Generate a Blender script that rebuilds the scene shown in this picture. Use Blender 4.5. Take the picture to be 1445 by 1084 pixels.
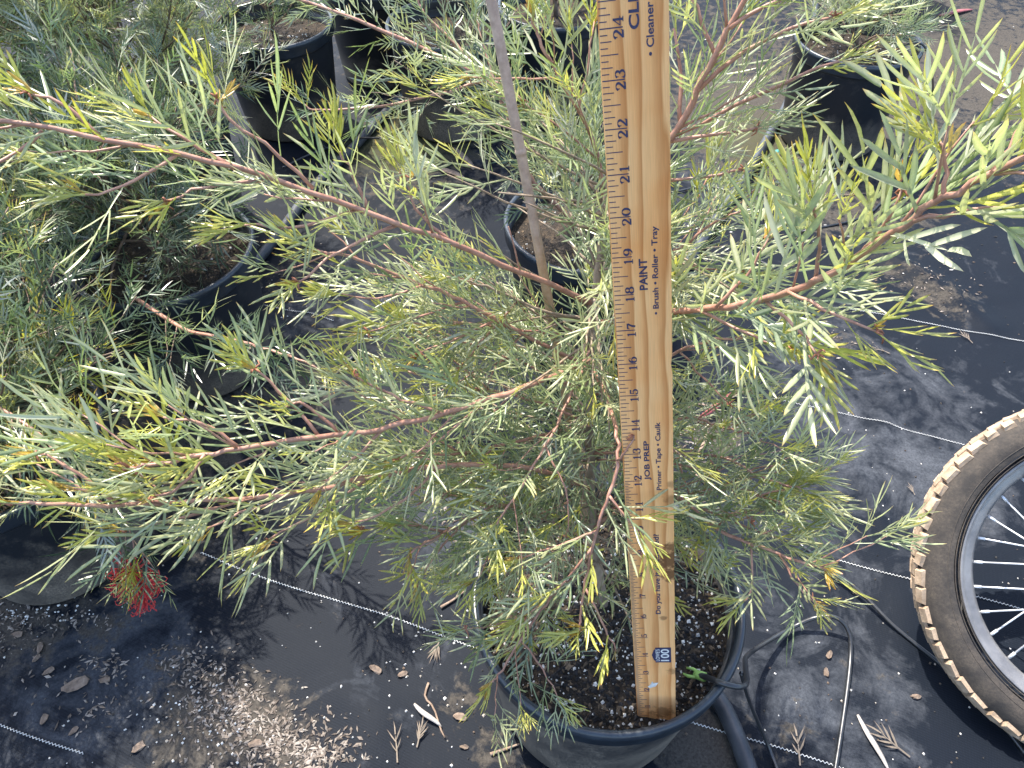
import bpy, math, random
import numpy as np
from mathutils import Vector, Matrix, noise as mnoise

for _o in list(bpy.data.objects):
    bpy.data.objects.remove(_o, do_unlink=True)
SC = bpy.context.scene
COL = SC.collection
R = math.radians

# ------------------------------------------------------------------ camera
H = 0.952                      # camera height above the fabric
FPX = 1086.0                   # focal length in pixels of the 1445 px wide photograph
PITCH = R(48.0)
CP, SP = math.cos(PITCH), math.sin(PITCH)
cam_d = bpy.data.cameras.new('camera')
cam_d.sensor_fit = 'HORIZONTAL'
cam_d.sensor_width = 36.0
cam_d.lens = 36.0 * FPX / 1445.0
cam_d.clip_start = 0.01
cam_d.clip_end = 500.0
cam = bpy.data.objects.new('camera', cam_d)
COL.objects.link(cam)
cam.location = (0, 0, H)
cam.rotation_euler = (R(90) - PITCH, 0, 0)
SC.camera = cam

# ------------------------------------------------------------------ light
SUN_AZ_BACK = R(58)            # the sun stands to the left, this far behind the plant
SUN_EL = R(60)
SDIR = Vector((-math.cos(SUN_AZ_BACK) * math.cos(SUN_EL), math.sin(SUN_AZ_BACK) * math.cos(SUN_EL), math.sin(SUN_EL)))
world = bpy.data.worlds.new('World')
SC.world = world
world.use_nodes = True
wn = world.node_tree
for n_ in list(wn.nodes):
    wn.nodes.remove(n_)
w_out = wn.nodes.new('ShaderNodeOutputWorld')
w_bg = wn.nodes.new('ShaderNodeBackground')
w_sky = wn.nodes.new('ShaderNodeTexSky')
w_sky.sky_type = 'NISHITA'
w_sky.sun_disc = False
w_sky.sun_elevation = SUN_EL
w_sky.sun_rotation = math.atan2(SDIR.x, SDIR.y)
w_sky.dust_density = 2.0
w_bg.inputs['Strength'].default_value = 0.15
wn.links.new(w_sky.outputs[0], w_bg.inputs[0])
wn.links.new(w_bg.outputs[0], w_out.inputs[0])
sun_d = bpy.data.lights.new('sun', 'SUN')
sun_d.energy = 3.0
sun_d.angle = R(0.53)
sun_d.color = (1.0, 0.94, 0.84)
sun = bpy.data.objects.new('sun', sun_d)
COL.objects.link(sun)
sun.location = SDIR * 5
sun.rotation_euler = SDIR.to_track_quat('Z', 'Y').to_euler()

SC.view_settings.view_transform = 'Standard'
SC.view_settings.look = 'None'
SC.view_settings.gamma = 1.0
SC.view_settings.use_curve_mapping = False
SC.view_settings.exposure = 1.85

# ------------------------------------------------------------------ helpers
rng = random.Random(7)
nrg = np.random.default_rng(11)


def P(u, v, d):
    """world point seen at photo pixel (u, v) at depth d along the optical axis"""
    a = (u - 722.5) / FPX
    b = (v - 542.0) / FPX
    return Vector((d * a, d * (CP - b * SP), H + d * (-SP - b * CP)))


def G(u, v, z=0.0):
    a = (u - 722.5) / FPX
    b = (v - 542.0) / FPX
    t = (H - z) / (SP + b * CP)
    return Vector((t * a, t * (CP - b * SP), z))


def proj(p):
    z = p[2] - H
    d = p[1] * CP - z * SP
    up = p[1] * SP + z * CP
    if d < 1e-4:
        return (-9e9, -9e9, d)
    return (722.5 + FPX * p[0] / d, 542.0 - FPX * up / d, d)


def tag(o, label=None, cat=None, group=None, kind=None):
    if label:
        o['label'] = label
    if cat:
        o['category'] = cat
    if group:
        o['group'] = group
    if kind:
        o['kind'] = kind
    return o


def empty(name, loc, parent=None):
    o = bpy.data.objects.new(name, None)
    o.empty_display_size = 0.05
    COL.objects.link(o)
    o.location = loc
    if parent:
        o.parent = parent
    return o


def world_of(o):
    m = o.matrix_basis.copy()
    q = o.parent
    while q is not None:
        m = q.matrix_basis @ m
        q = q.parent
    return m


def link(name, me, parent=None, M=None):
    """link a mesh whose coordinates are world space (M None) or local with world matrix M"""
    o = bpy.data.objects.new(name, me)
    COL.objects.link(o)
    W = M.copy() if M is not None else Matrix.Identity(4)
    if parent is not None:
        o.parent = parent
        o.matrix_basis = world_of(parent).inverted() @ W
    else:
        o.matrix_basis = W
    return o


def mesh(name, V, F, mat, smooth=True, cols=None):
    me = bpy.data.meshes.new(name)
    if isinstance(F, np.ndarray):
        V = np.asarray(V, dtype=np.float32)
        n, k = F.shape
        me.vertices.add(len(V))
        me.vertices.foreach_set('co', V.ravel())
        me.loops.add(n * k)
        me.polygons.add(n)
        me.loops.foreach_set('vertex_index', F.astype(np.int32).ravel())
        me.polygons.foreach_set('loop_start', np.arange(0, n * k, k, dtype=np.int32))
        me.polygons.foreach_set('loop_total', np.full(n, k, dtype=np.int32))
        me.update(calc_edges=True)
    else:
        me.from_pydata([tuple(v) for v in V], [], F)
        me.update()
    if smooth:
        me.polygons.foreach_set('use_smooth', [True] * len(me.polygons))
    if cols is not None:
        ca = me.color_attributes.new('Col', 'FLOAT_COLOR', 'POINT')
        c = np.ones((len(me.vertices), 4), dtype=np.float32)
        c[:, :3] = np.asarray(cols, dtype=np.float32)
        ca.data.foreach_set('color', c.ravel())
    if mat is not None:
        for m in (mat if isinstance(mat, (list, tuple)) else [mat]):
            me.materials.append(m)
    return me


def centre_mesh(me, at):
    """move vertex data so that the object origin can sit at 'at'"""
    n = len(me.vertices)
    a = np.empty(n * 3, dtype=np.float32)
    me.vertices.foreach_get('co', a)
    a = a.reshape(-1, 3) - np.array(at, dtype=np.float32)
    me.vertices.foreach_set('co', a.ravel())
    me.update()


def put(name, V, F, mat, parent=None, smooth=True, cols=None, at=None):
    me = mesh(name, V, F, mat, smooth, cols)
    if at is not None:
        centre_mesh(me, at)
        return link(name, me, parent, Matrix.Translation(at))
    return link(name, me, parent)


def spline(pts, n):
    """Catmull-Rom through pts, n samples"""
    pts = [Vector(p) for p in pts]
    ext = [pts[0] * 2 - pts[1]] + pts + [pts[-1] * 2 - pts[-2]]
    segs = len(pts) - 1
    out = []
    for i in range(n):
        t = i / (n - 1) * segs
        k = min(int(t), segs - 1)
        f = t - k
        a, b, c, d = ext[k], ext[k + 1], ext[k + 2], ext[k + 3]
        out.append(0.5 * ((2 * b) + (c - a) * f + (2 * a - 5 * b + 4 * c - d) * f * f + (3 * b - a - 3 * c + d) * f ** 3))
    return out


def tube(pts, rad, seg=8, caps=True):
    pts = [Vector(p) for p in pts]
    n = len(pts)
    V, F = [], []
    ref = None
    for i, p in enumerate(pts):
        t = (pts[min(i + 1, n - 1)] - pts[max(i - 1, 0)])
        t = t.normalized() if t.length > 1e-9 else Vector((0, 0, 1))
        if ref is None:
            ref = Vector((0, 0, 1)) if abs(t.z) < 0.9 else Vector((1, 0, 0))
        a = (ref - t * ref.dot(t))
        a = a.normalized() if a.length > 1e-6 else t.orthogonal().normalized()
        ref = a
        b = t.cross(a)
        r = rad[i] if isinstance(rad, (list, tuple)) else rad
        for k in range(seg):
            an = 2 * math.pi * k / seg
            V.append(p + a * (r * math.cos(an)) + b * (r * math.sin(an)))
    for i in range(n - 1):
        for k in range(seg):
            k2 = (k + 1) % seg
            F.append((i * seg + k, i * seg + k2, (i + 1) * seg + k2, (i + 1) * seg + k))
    if caps:
        F.append(tuple(range(seg - 1, -1, -1)))
        F.append(tuple((n - 1) * seg + k for k in range(seg)))
    return V, F


def lathe(profile, seg=64, wob=None):
    V, F = [], []
    n = len(profile)
    for j in range(seg):
        an = 2 * math.pi * j / seg
        for (r, z) in profile:
            rr = r * (1 + (wob(an, z) if wob else 0))
            V.append((rr * math.cos(an), rr * math.sin(an), z))
    for j in range(seg):
        j2 = (j + 1) % seg
        for i in range(n - 1):
            F.append((j * n + i, j2 * n + i, j2 * n + i + 1, j * n + i + 1))
    return V, F


class MB:
    """collects loose pieces into one mesh"""

    def __init__(self):
        self.V, self.F, self.C = [], [], []

    def add(self, V, F, col=None):
        o = len(self.V)
        self.V += [Vector(v) for v in V]
        self.F += [tuple(i + o for i in f) for f in F]
        if col is not None:
            self.C += [col] * len(V)

    def put(self, name, mat, parent=None, smooth=True, at=None):
        return put(name, self.V, self.F, mat, parent, smooth, self.C if self.C else None, at)


# ------------------------------------------------------------------ materials
def nodes(name):
    m = bpy.data.materials.new(name)
    m.use_nodes = True
    nt = m.node_tree
    b = nt.nodes['Principled BSDF']
    return m, nt, b


def N(nt, t, **kw):
    n = nt.nodes.new(t)
    for k, v in kw.items():
        setattr(n, k, v)
    return n


def noise_node(nt, scale, detail=4, rough=0.55, vec=None, dist=0.0):
    n = N(nt, 'ShaderNodeTexNoise')
    n.inputs['Scale'].default_value = scale
    n.inputs['Detail'].default_value = detail
    n.inputs['Roughness'].default_value = rough
    n.inputs['Distortion'].default_value = dist
    if vec is not None:
        nt.links.new(vec, n.inputs['Vector'])
    return n.outputs['Fac']


def ramp(nt, fac, stops):
    r = N(nt, 'ShaderNodeValToRGB')
    els = r.color_ramp.elements
    while len(els) < len(stops):
        els.new(0.5)
    for e, (p, c) in zip(els, stops):
        e.position = p
        e.color = (*c, 1) if len(c) == 3 else c
    nt.links.new(fac, r.inputs[0])
    return r.outputs[0]


def rampf(nt, fac, a, b):
    m = N(nt, 'ShaderNodeMapRange')
    m.inputs['From Min'].default_value = a
    m.inputs['From Max'].default_value = b
    nt.links.new(fac, m.inputs['Value'])
    return m.outputs[0]


def mixc(nt, fac, a, b, mode='MIX'):
    m = N(nt, 'ShaderNodeMix', data_type='RGBA', blend_type=mode)
    for sock, v in ((m.inputs[0], fac), (m.inputs[6], a), (m.inputs[7], b)):
        if isinstance(v, (int, float)):
            sock.default_value = v
        elif isinstance(v, tuple):
            sock.default_value = (*v, 1)
        else:
            nt.links.new(v, sock)
    return m.outputs[2]


def math2(nt, op, a, b):
    m = N(nt, 'ShaderNodeMath', operation=op)
    for s, v in ((m.inputs[0], a), (m.inputs[1], b)):
        if isinstance(v, (int, float)):
            s.default_value = v
        else:
            nt.links.new(v, s)
    return m.outputs[0]


def bump(nt, b, h, strength, dist):
    n = N(nt, 'ShaderNodeBump')
    n.inputs['Strength'].default_value = strength
    n.inputs['Distance'].default_value = dist
    nt.links.new(h, n.inputs['Height'])
    nt.links.new(n.outputs[0], b.inputs['Normal'])


def objcoord(nt):
    return N(nt, 'ShaderNodeTexCoord').outputs['Object']


def wpos(nt):
    return N(nt, 'ShaderNodeNewGeometry').outputs['Position']


def simple(name, c0, c1, scale=60, rough=0.7, bscale=None, bstr=0.3, bdist=0.001, coord='obj', spec=0.5):
    m, nt, b = nodes(name)
    v = objcoord(nt) if coord == 'obj' else wpos(nt)
    f = noise_node(nt, scale, 5, 0.6, v)
    c = ramp(nt, f, [(0.3, c0), (0.7, c1)])
    nt.links.new(c, b.inputs['Base Color'])
    b.inputs['Roughness'].default_value = rough
    b.inputs['Specular IOR Level'].default_value = spec
    if bscale:
        bump(nt, b, noise_node(nt, bscale, 4, 0.6, v), bstr, bdist)
    return m


def leaf_material(name, back=(0.30, 0.32, 0.24), backmix=0.55, trans=0.4, rough=0.36):
    m, nt, b = nodes(name)
    at = N(nt, 'ShaderNodeAttribute', attribute_name='Col')
    f = noise_node(nt, 260, 3, 0.6, wpos(nt))
    c = mixc(nt, 0.35, at.outputs['Color'], ramp(nt, f, [(0.3, (0.45, 0.45, 0.45)), (0.7, (1.25, 1.2, 1.1))]), 'MULTIPLY')
    gm = N(nt, 'ShaderNodeNewGeometry')
    c2 = mixc(nt, math2(nt, 'MULTIPLY', gm.outputs['Backfacing'], backmix), c, back)
    nt.links.new(c2, b.inputs['Base Color'])
    b.inputs['Roughness'].default_value = rough
    b.inputs['Specular IOR Level'].default_value = 0.75
    tr = N(nt, 'ShaderNodeBsdfTranslucent')
    tc = mixc(nt, 1.0, c, (1.15, 1.22, 0.66), 'MULTIPLY')
    nt.links.new(tc, tr.inputs[0])
    mx = N(nt, 'ShaderNodeMixShader')
    mx.inputs[0].default_value = trans
    nt.links.new(b.outputs[0], mx.inputs[1])
    nt.links.new(tr.outputs[0], mx.inputs[2])
    nt.links.new(mx.outputs[0], nt.nodes['Material Output'].inputs[0])
    return m


M_leaf = leaf_material('leaf', back=(0.58, 0.57, 0.45), backmix=0.6, trans=0.36, rough=0.30)
M_leaf_far = leaf_material('leaf_silver', back=(0.52, 0.54, 0.47), backmix=0.65, trans=0.42, rough=0.28)
M_leaf_dry = leaf_material('leaf_dry', back=(0.3, 0.25, 0.19), backmix=0.3, trans=0.1, rough=0.8)
M_bark_young = simple('bark_young', (0.27, 0.125, 0.085), (0.46, 0.26, 0.185), 120, 0.5, 600, 0.3, 0.0005)
M_bark_old = simple('bark_old', (0.17, 0.12, 0.08), (0.36, 0.28, 0.20), 90, 0.75, 400, 0.5, 0.001)
M_bark_far = simple('bark_far', (0.10, 0.065, 0.045), (0.24, 0.17, 0.12), 80, 0.75, 300, 0.5, 0.001)
M_bud = simple('bud', (0.24, 0.085, 0.05), (0.38, 0.15, 0.08), 300, 0.6)
M_rim = simple('pot_rim_plastic', (0.012, 0.017, 0.024), (0.035, 0.045, 0.058), 25, 0.33, 300, 0.15, 0.0005, spec=0.6)
M_tube = simple('drip_tube_plastic', (0.010, 0.011, 0.013), (0.03, 0.031, 0.033), 60, 0.34, spec=0.7)
M_pipe = simple('poly_pipe_plastic', (0.014, 0.018, 0.024), (0.06, 0.066, 0.075), 35, 0.45, 200, 0.2, 0.0005)
M_green = simple('green_plastic', (0.20, 0.36, 0.08), (0.33, 0.52, 0.14), 200, 0.45)
M_teal = simple('teal_plastic', (0.05, 0.20, 0.18), (0.08, 0.30, 0.26), 200, 0.5)
M_thread = simple('white_thread', (0.42, 0.42, 0.40), (0.70, 0.70, 0.68), 150, 0.8, coord='w')
M_chip = simple('bark_chip', (0.10, 0.07, 0.05), (0.24, 0.18, 0.135), 150, 0.9, 700, 0.6, 0.001)
M_stick = simple('dry_stick', (0.14, 0.09, 0.06), (0.36, 0.27, 0.2), 120, 0.9, 500, 0.5, 0.001)
M_red = simple('red_leaf', (0.16, 0.03, 0.035), (0.30, 0.08, 0.08), 120, 0.6)
M_flower = simple('red_flower', (0.42, 0.012, 0.03), (0.62, 0.05, 0.03), 200, 0.5)
M_perlite = simple('perlite', (0.50, 0.48, 0.43), (0.80, 0.78, 0.72), 300, 0.9, 900, 0.5, 0.001)
M_ink = simple('navy_ink', (0.018, 0.018, 0.055), (0.045, 0.042, 0.10), 900, 0.6)
M_white_ink = simple('white_ink', (0.62, 0.60, 0.56), (0.80, 0.78, 0.74), 700, 0.6)
M_steel = simple('spoke_steel', (0.55, 0.56, 0.58), (0.80, 0.81, 0.82), 90, 0.35)
M_steel.node_tree.nodes['Principled BSDF'].inputs['Metallic'].default_value = 0.4
M_alloy = simple('rim_alloy', (0.16, 0.155, 0.155), (0.30, 0.285, 0.27), 40, 0.42, 200, 0.2, 0.0005)
M_alloy.node_tree.nodes['Principled BSDF'].inputs['Metallic'].default_value = 0.5
M_knob = simple('dusty_tread', (0.22, 0.155, 0.10), (0.48, 0.36, 0.25), 70, 0.9, 400, 0.6, 0.001, coord='w')


def mat_pot(name, dustz, dustamt):
    m, nt, b = nodes(name)
    v = objcoord(nt)
    sep = N(nt, 'ShaderNodeSeparateXYZ')
    nt.links.new(v, sep.inputs[0])
    big = noise_node(nt, 14, 5, 0.65, v, 0.4)
    fine = noise_node(nt, 420, 4, 0.7, v)
    zz = N(nt, 'ShaderNodeMapRange')
    zz.inputs['From Min'].default_value = dustz
    zz.inputs['From Max'].default_value = 0.0
    nt.links.new(sep.outputs['Z'], zz.inputs['Value'])
    k = math2(nt, 'ADD', zz.outputs[0], math2(nt, 'MULTIPLY', math2(nt, 'SUBTRACT', big, 0.5), 2.2))
    k = math2(nt, 'MULTIPLY', rampf(nt, k, 0.1, 1.0), rampf(nt, fine, 0.25, 0.75))
    k = math2(nt, 'MULTIPLY', k, dustamt)
    c = mixc(nt, k, (0.014, 0.017, 0.022), (0.36, 0.30, 0.235))
    nt.links.new(c, b.inputs['Base Color'])
    rr = N(nt, 'ShaderNodeMapRange')
    rr.inputs['To Min'].default_value = 0.42
    rr.inputs['To Max'].default_value = 0.9
    nt.links.new(k, rr.inputs['Value'])
    nt.links.new(rr.outputs[0], b.inputs['Roughness'])
    bump(nt, b, fine, 0.25, 0.0008)
    return m


M_pot_near = mat_pot('pot_plastic_scuffed', 0.42, 0.85)
M_pot = mat_pot('pot_plastic', 0.12, 0.85)
M_pot_foot = mat_pot('pot_plastic_dusty_foot', 0.20, 1.0)


def mat_soil():
    m, nt, b = nodes('potting_soil')
    v = wpos(nt)
    f1 = noise_node(nt, 70, 6, 0.7, v)
    f2 = noise_node(nt, 330, 5, 0.75, v)
    c = ramp(nt, f1, [(0.32, (0.012, 0.010, 0.008)), (0.52, (0.04, 0.029, 0.019)), (0.75, (0.15, 0.105, 0.064))])
    c = mixc(nt, 0.8, c, ramp(nt, f2, [(0.30, (0.15, 0.14, 0.13)), (0.7, (1.5, 1.45, 1.4))]), 'MULTIPLY')
    nt.links.new(c, b.inputs['Base Color'])
    b.inputs['Roughness'].default_value = 0.95
    bump(nt, b, math2(nt, 'ADD', f1, f2), 1.0, 0.004)
    return m


M_soil = mat_soil()


def mat_crumb():
    m, nt, b = nodes('crumbs')
    at = N(nt, 'ShaderNodeAttribute', attribute_name='Col')
    f = noise_node(nt, 500, 3, 0.6, wpos(nt))
    c = mixc(nt, 0.5, at.outputs['Color'], ramp(nt, f, [(0.3, (0.6, 0.6, 0.6)), (0.7, (1.3, 1.3, 1.3))]), 'MULTIPLY')
    nt.links.new(c, b.inputs['Base Color'])
    b.inputs['Roughness'].default_value = 0.9
    return m


M_crumb = mat_crumb()


def mat_ground():
    m, nt, b = nodes('landscape_fabric')
    v = wpos(nt)
    at = N(nt, 'ShaderNodeAttribute', attribute_name='Col')   # R dust, G dirt, B moss
    sep = N(nt, 'ShaderNodeSeparateColor')
    nt.links.new(at.outputs['Color'], sep.inputs[0])
    n1 = noise_node(nt, 8, 9, 0.68, v, 1.6)
    n2 = noise_node(nt, 45, 7, 0.7, v, 0.3)
    n3 = noise_node(nt, 300, 4, 0.7, v)
    # weave: two crossed fine line sets turned with the fabric
    mp = N(nt, 'ShaderNodeMapping')
    mp.inputs['Rotation'].default_value = (0, 0, R(24))
    nt.links.new(v, mp.inputs['Vector'])
    w1 = N(nt, 'ShaderNodeTexWave', bands_direction='X')
    w1.inputs['Scale'].default_value = 190
    w2 = N(nt, 'ShaderNodeTexWave', bands_direction='Y')
    w2.inputs['Scale'].default_value = 105
    for w in (w1, w2):
        nt.links.new(mp.outputs[0], w.inputs['Vector'])
        w.inputs['Distortion'].default_value = 0.6
    weave = math2(nt, 'MULTIPLY', w1.outputs['Fac'], w2.outputs['Fac'])
    base = mixc(nt, weave, (0.004, 0.0062, 0.0105), (0.0085, 0.0125, 0.020))
    # grey dust film
    kd = math2(nt, 'ADD', sep.outputs[0], math2(nt, 'MULTIPLY', math2(nt, 'SUBTRACT', n1, 0.5), 2.4))
    kd = math2(nt, 'ADD', kd, math2(nt, 'MULTIPLY', math2(nt, 'SUBTRACT', n2, 0.5), 0.9))
    kd = rampf(nt, kd, 0.20, 0.85)
    kd = math2(nt, 'MULTIPLY', kd, rampf(nt, n3, 0.05, 0.62))
    c = mixc(nt, kd, base, (0.068, 0.074, 0.085))
    # brown dirt
    kb = math2(nt, 'ADD', sep.outputs[1], math2(nt, 'MULTIPLY', math2(nt, 'SUBTRACT', n2, 0.5), 1.9))
    kb = math2(nt, 'ADD', kb, math2(nt, 'MULTIPLY', math2(nt, 'SUBTRACT', n1, 0.5), 0.8))
    kb = rampf(nt, kb, 0.42, 0.68)
    dirt = ramp(nt, n3, [(0.25, (0.028, 0.025, 0.0215)), (0.75, (0.088, 0.078, 0.066))])
    c = mixc(nt, kb, c, dirt)
    # green algae film on damp dirt
    km = math2(nt, 'ADD', sep.outputs[2], math2(nt, 'MULTIPLY', math2(nt, 'SUBTRACT', n2, 0.5), 1.2))
    km = rampf(nt, km, 0.35, 0.9)
    c = mixc(nt, math2(nt, 'MULTIPLY', km, 0.7), c, (0.055, 0.056, 0.025))
    nt.links.new(c, b.inputs['Base Color'])
    rr = N(nt, 'ShaderNodeMapRange')
    rr.inputs['To Min'].default_value = 0.60
    rr.inputs['To Max'].default_value = 0.9
    nt.links.new(math2(nt, 'MAXIMUM', kd, kb), rr.inputs['Value'])
    nt.links.new(rr.outputs[0], b.inputs['Roughness'])
    b.inputs['Specular IOR Level'].default_value = 0.10
    hh = math2(nt, 'ADD', math2(nt, 'MULTIPLY', weave, 0.25), math2(nt, 'ADD', n3, math2(nt, 'MULTIPLY', kb, 1.2)))
    bump(nt, b, hh, 0.3, 0.0012)
    return m


M_ground = mat_ground()


def mat_wood():
    m, nt, b = nodes('pine_board')
    v = objcoord(nt)
    mp = N(nt, 'ShaderNodeMapping')
    mp.inputs['Scale'].default_value = (1, 0.10, 1)
    mp.inputs['Rotation'].default_value = (0, 0, R(0.7))
    nt.links.new(v, mp.inputs['Vector'])
    w = N(nt, 'ShaderNodeTexWave', bands_direction='X', wave_profile='SAW')
    w.inputs['Scale'].default_value = 30
    w.inputs['Distortion'].default_value = 4.5
    w.inputs['Detail'].default_value = 2.5
    w.inputs['Detail Scale'].default_value = 2.2
    w.inputs['Detail Roughness'].default_value = 0.5
    nt.links.new(mp.outputs[0], w.inputs['Vector'])
    c = ramp(nt, w.outputs['Fac'], [(0.0, (0.90, 0.50, 0.215)), (0.5, (0.88, 0.455, 0.18)), (0.92, (0.60, 0.255, 0.085)), (1.0, (0.88, 0.48, 0.20))])
    mp2 = N(nt, 'ShaderNodeMapping')
    mp2.inputs['Scale'].default_value = (1, 0.03, 1)
    nt.links.new(v, mp2.inputs['Vector'])
    fine = noise_node(nt, 1500, 3, 0.6, mp2.outputs[0])
    c = mixc(nt, 0.35, c, ramp(nt, fine, [(0.3, (0.7, 0.66, 0.6)), (0.7, (1.15, 1.13, 1.1))]), 'MULTIPLY')
    tint = noise_node(nt, 16, 3, 0.5, v)
    c = mixc(nt, rampf(nt, tint, 0.5, 0.75), c, mixc(nt, 1.0, c, (0.95, 0.80, 0.66), 'MULTIPLY'))
    # mud stains near the foot: centre (x, y), radius, strength
    for (sx, sy, sr, st) in ((0.031, 0.222, 0.015, 0.9), (0.033, 0.205, 0.010, 0.9), (0.034, 0.235, 0.008, 0.8), (0.033, 0.285, 0.006, 0.5), (0.034, 0.30, 0.004, 0.5),
                             (0.026, 0.152, 0.0035, 0.6), (0.033, 0.080, 0.005, 0.5), (0.024, 0.018, 0.012, 0.55), (0.008, 0.004, 0.02, 0.35)):
        d = N(nt, 'ShaderNodeVectorMath', operation='DISTANCE')
        nt.links.new(v, d.inputs[0])
        d.inputs[1].default_value = (sx, sy, 0)
        dn = math2(nt, 'ADD', d.outputs['Value'], math2(nt, 'MULTIPLY', math2(nt, 'SUBTRACT', noise_node(nt, 200, 4, 0.6, v), 0.5), sr * 2.0))
        k = math2(nt, 'MULTIPLY', rampf(nt, dn, sr, sr * 0.45), st)
        c = mixc(nt, k, c, (0.13, 0.058, 0.024))
    nt.links.new(c, b.inputs['Base Color'])
    b.inputs['Roughness'].default_value = 0.7
    b.inputs['Specular IOR Level'].default_value = 0.15
    bump(nt, b, fine, 0.15, 0.0004)
    return m


M_wood = mat_wood()


def mat_cane():
    m, nt, b = nodes('bamboo_cane')
    v = objcoord(nt)
    sep = N(nt, 'ShaderNodeSeparateXYZ')
    nt.links.new(v, sep.inputs[0])
    f = noise_node(nt, 130, 5, 0.65, v)
    c1 = ramp(nt, f, [(0.3, (0.38, 0.245, 0.14)), (0.7, (0.54, 0.38, 0.24))])
    c2 = ramp(nt, f, [(0.3, (0.30, 0.215, 0.17)), (0.7, (0.50, 0.38, 0.30))])
    c = mixc(nt, rampf(nt, math2(nt, 'ADD', sep.outputs['Z'], math2(nt, 'MULTIPLY', f, 0.03)), 0.37, 0.40), c1, c2)
    nt.links.new(c, b.inputs['Base Color'])
    b.inputs['Roughness'].default_value = 0.6
    bump(nt, b, noise_node(nt, 700, 3, 0.6, v), 0.3, 0.0006)
    return m


M_cane = mat_cane()


def mat_tyre():
    m, nt, b = nodes('tyre_rubber')
    v = wpos(nt)
    f = noise_node(nt, 40, 6, 0.7, v)
    f2 = noise_node(nt, 350, 4, 0.7, v)
    k = math2(nt, 'MULTIPLY', rampf(nt, f, 0.35, 0.75), rampf(nt, f2, 0.2, 0.75))
    c = mixc(nt, k, (0.022, 0.019, 0.017), (0.12, 0.095, 0.07))
    nt.links.new(c, b.inputs['Base Color'])
    b.inputs['Roughness'].default_value = 0.85
    bump(nt, b, f2, 0.4, 0.001)
    return m


M_tyre = mat_tyre()

# ------------------------------------------------------------------ ground
def axis_coords(lo, hi, step, far):
    a = list(np.arange(lo, hi + 1e-6, step))
    s, x = step, hi
    up = []
    while x < far:
        s *= 1.5
        x += s
        up.append(x)
    s, x = step, lo
    dn = []
    while x > -far:
        s *= 1.5
        x -= s
        dn.append(x)
    return np.array(dn[::-1] + a + up)


def fbm(x, y, s, oct=4, seed=0.0):
    out = np.zeros(x.shape)
    amp, tot = 1.0, 0.0
    for o in range(oct):
        f = s * 2 ** o
        out += amp * np.sin(x * f * 1.0 + seed + 1.7 * np.sin(y * f * 0.83 + seed * 1.3 + o)) * np.cos(y * f * 1.1 - seed + 1.3 * np.sin(x * f * 0.71 + o * 2.1))
        tot += amp
        amp *= 0.55
    return out / tot


gx = axis_coords(-1.6, 1.9, 0.012, 45)
gy = axis_coords(0.05, 2.9, 0.012, 45)
X, Y = np.meshgrid(gx, gy)
flat = np.exp(-np.maximum(0, np.maximum(np.abs(X) - 2.4, np.abs(Y - 1.4) - 1.9)) ** 2 / 0.5)
Z = (0.0035 * fbm(X, Y, 6, 4, 0.4) + 0.0015 * fbm(X, Y, 22, 3, 2.0)) * flat


def fold(u0, v0, u1, v1, h, w):
    """a soft crease of the fabric from one ground point to another"""
    global Z
    a, b = G(u0, v0), G(u1, v1)
    d = (b - a)
    L = d.length
    d = d / L
    t = ((X - a.x) * d.x + (Y - a.y) * d.y) / L
    q = -(X - a.x) * d.y + (Y - a.y) * d.x + 0.008 * np.sin(t * 9)
    Z += h * np.exp(-(q / w) ** 2) * np.clip(np.sin(np.clip(t, 0, 1) * math.pi), 0, 1) ** 0.6


for f_ in ((1220, 340, 1420, 470, 0.012, 0.025), (1110, 600, 1230, 760, 0.009, 0.018), (1140, 590, 1270, 760, 0.007, 0.015), (1180, 330, 1360, 430, 0.009, 0.02),
           (150, 900, 300, 770, 0.010, 0.03), (1060, 950, 1300, 1090, 0.005, 0.03), (420, 470, 520, 330, 0.010, 0.03), (600, 720, 690, 860, 0.008, 0.02),
           (1280, 560, 1180, 680, 0.006, 0.02), (1300, 800, 1240, 1000, 0.004, 0.03), (480, 940, 560, 1090, 0.005, 0.03), (960, 230, 1080, 300, 0.010, 0.03)):
    fold(*f_)
dust = np.full(X.shape, -0.04) + 0.16 * fbm(X, Y, 5, 3, 5.0)
dirt = np.full(X.shape, 0.10)
moss = np.zeros(X.shape)


def blob(A, u, v, r, amt, ry=None):
    g = G(u, v)
    ry = ry or r
    A += amt * np.exp(-((X - g.x) / r) ** 2 - ((Y - g.y) / ry) ** 2)


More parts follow.
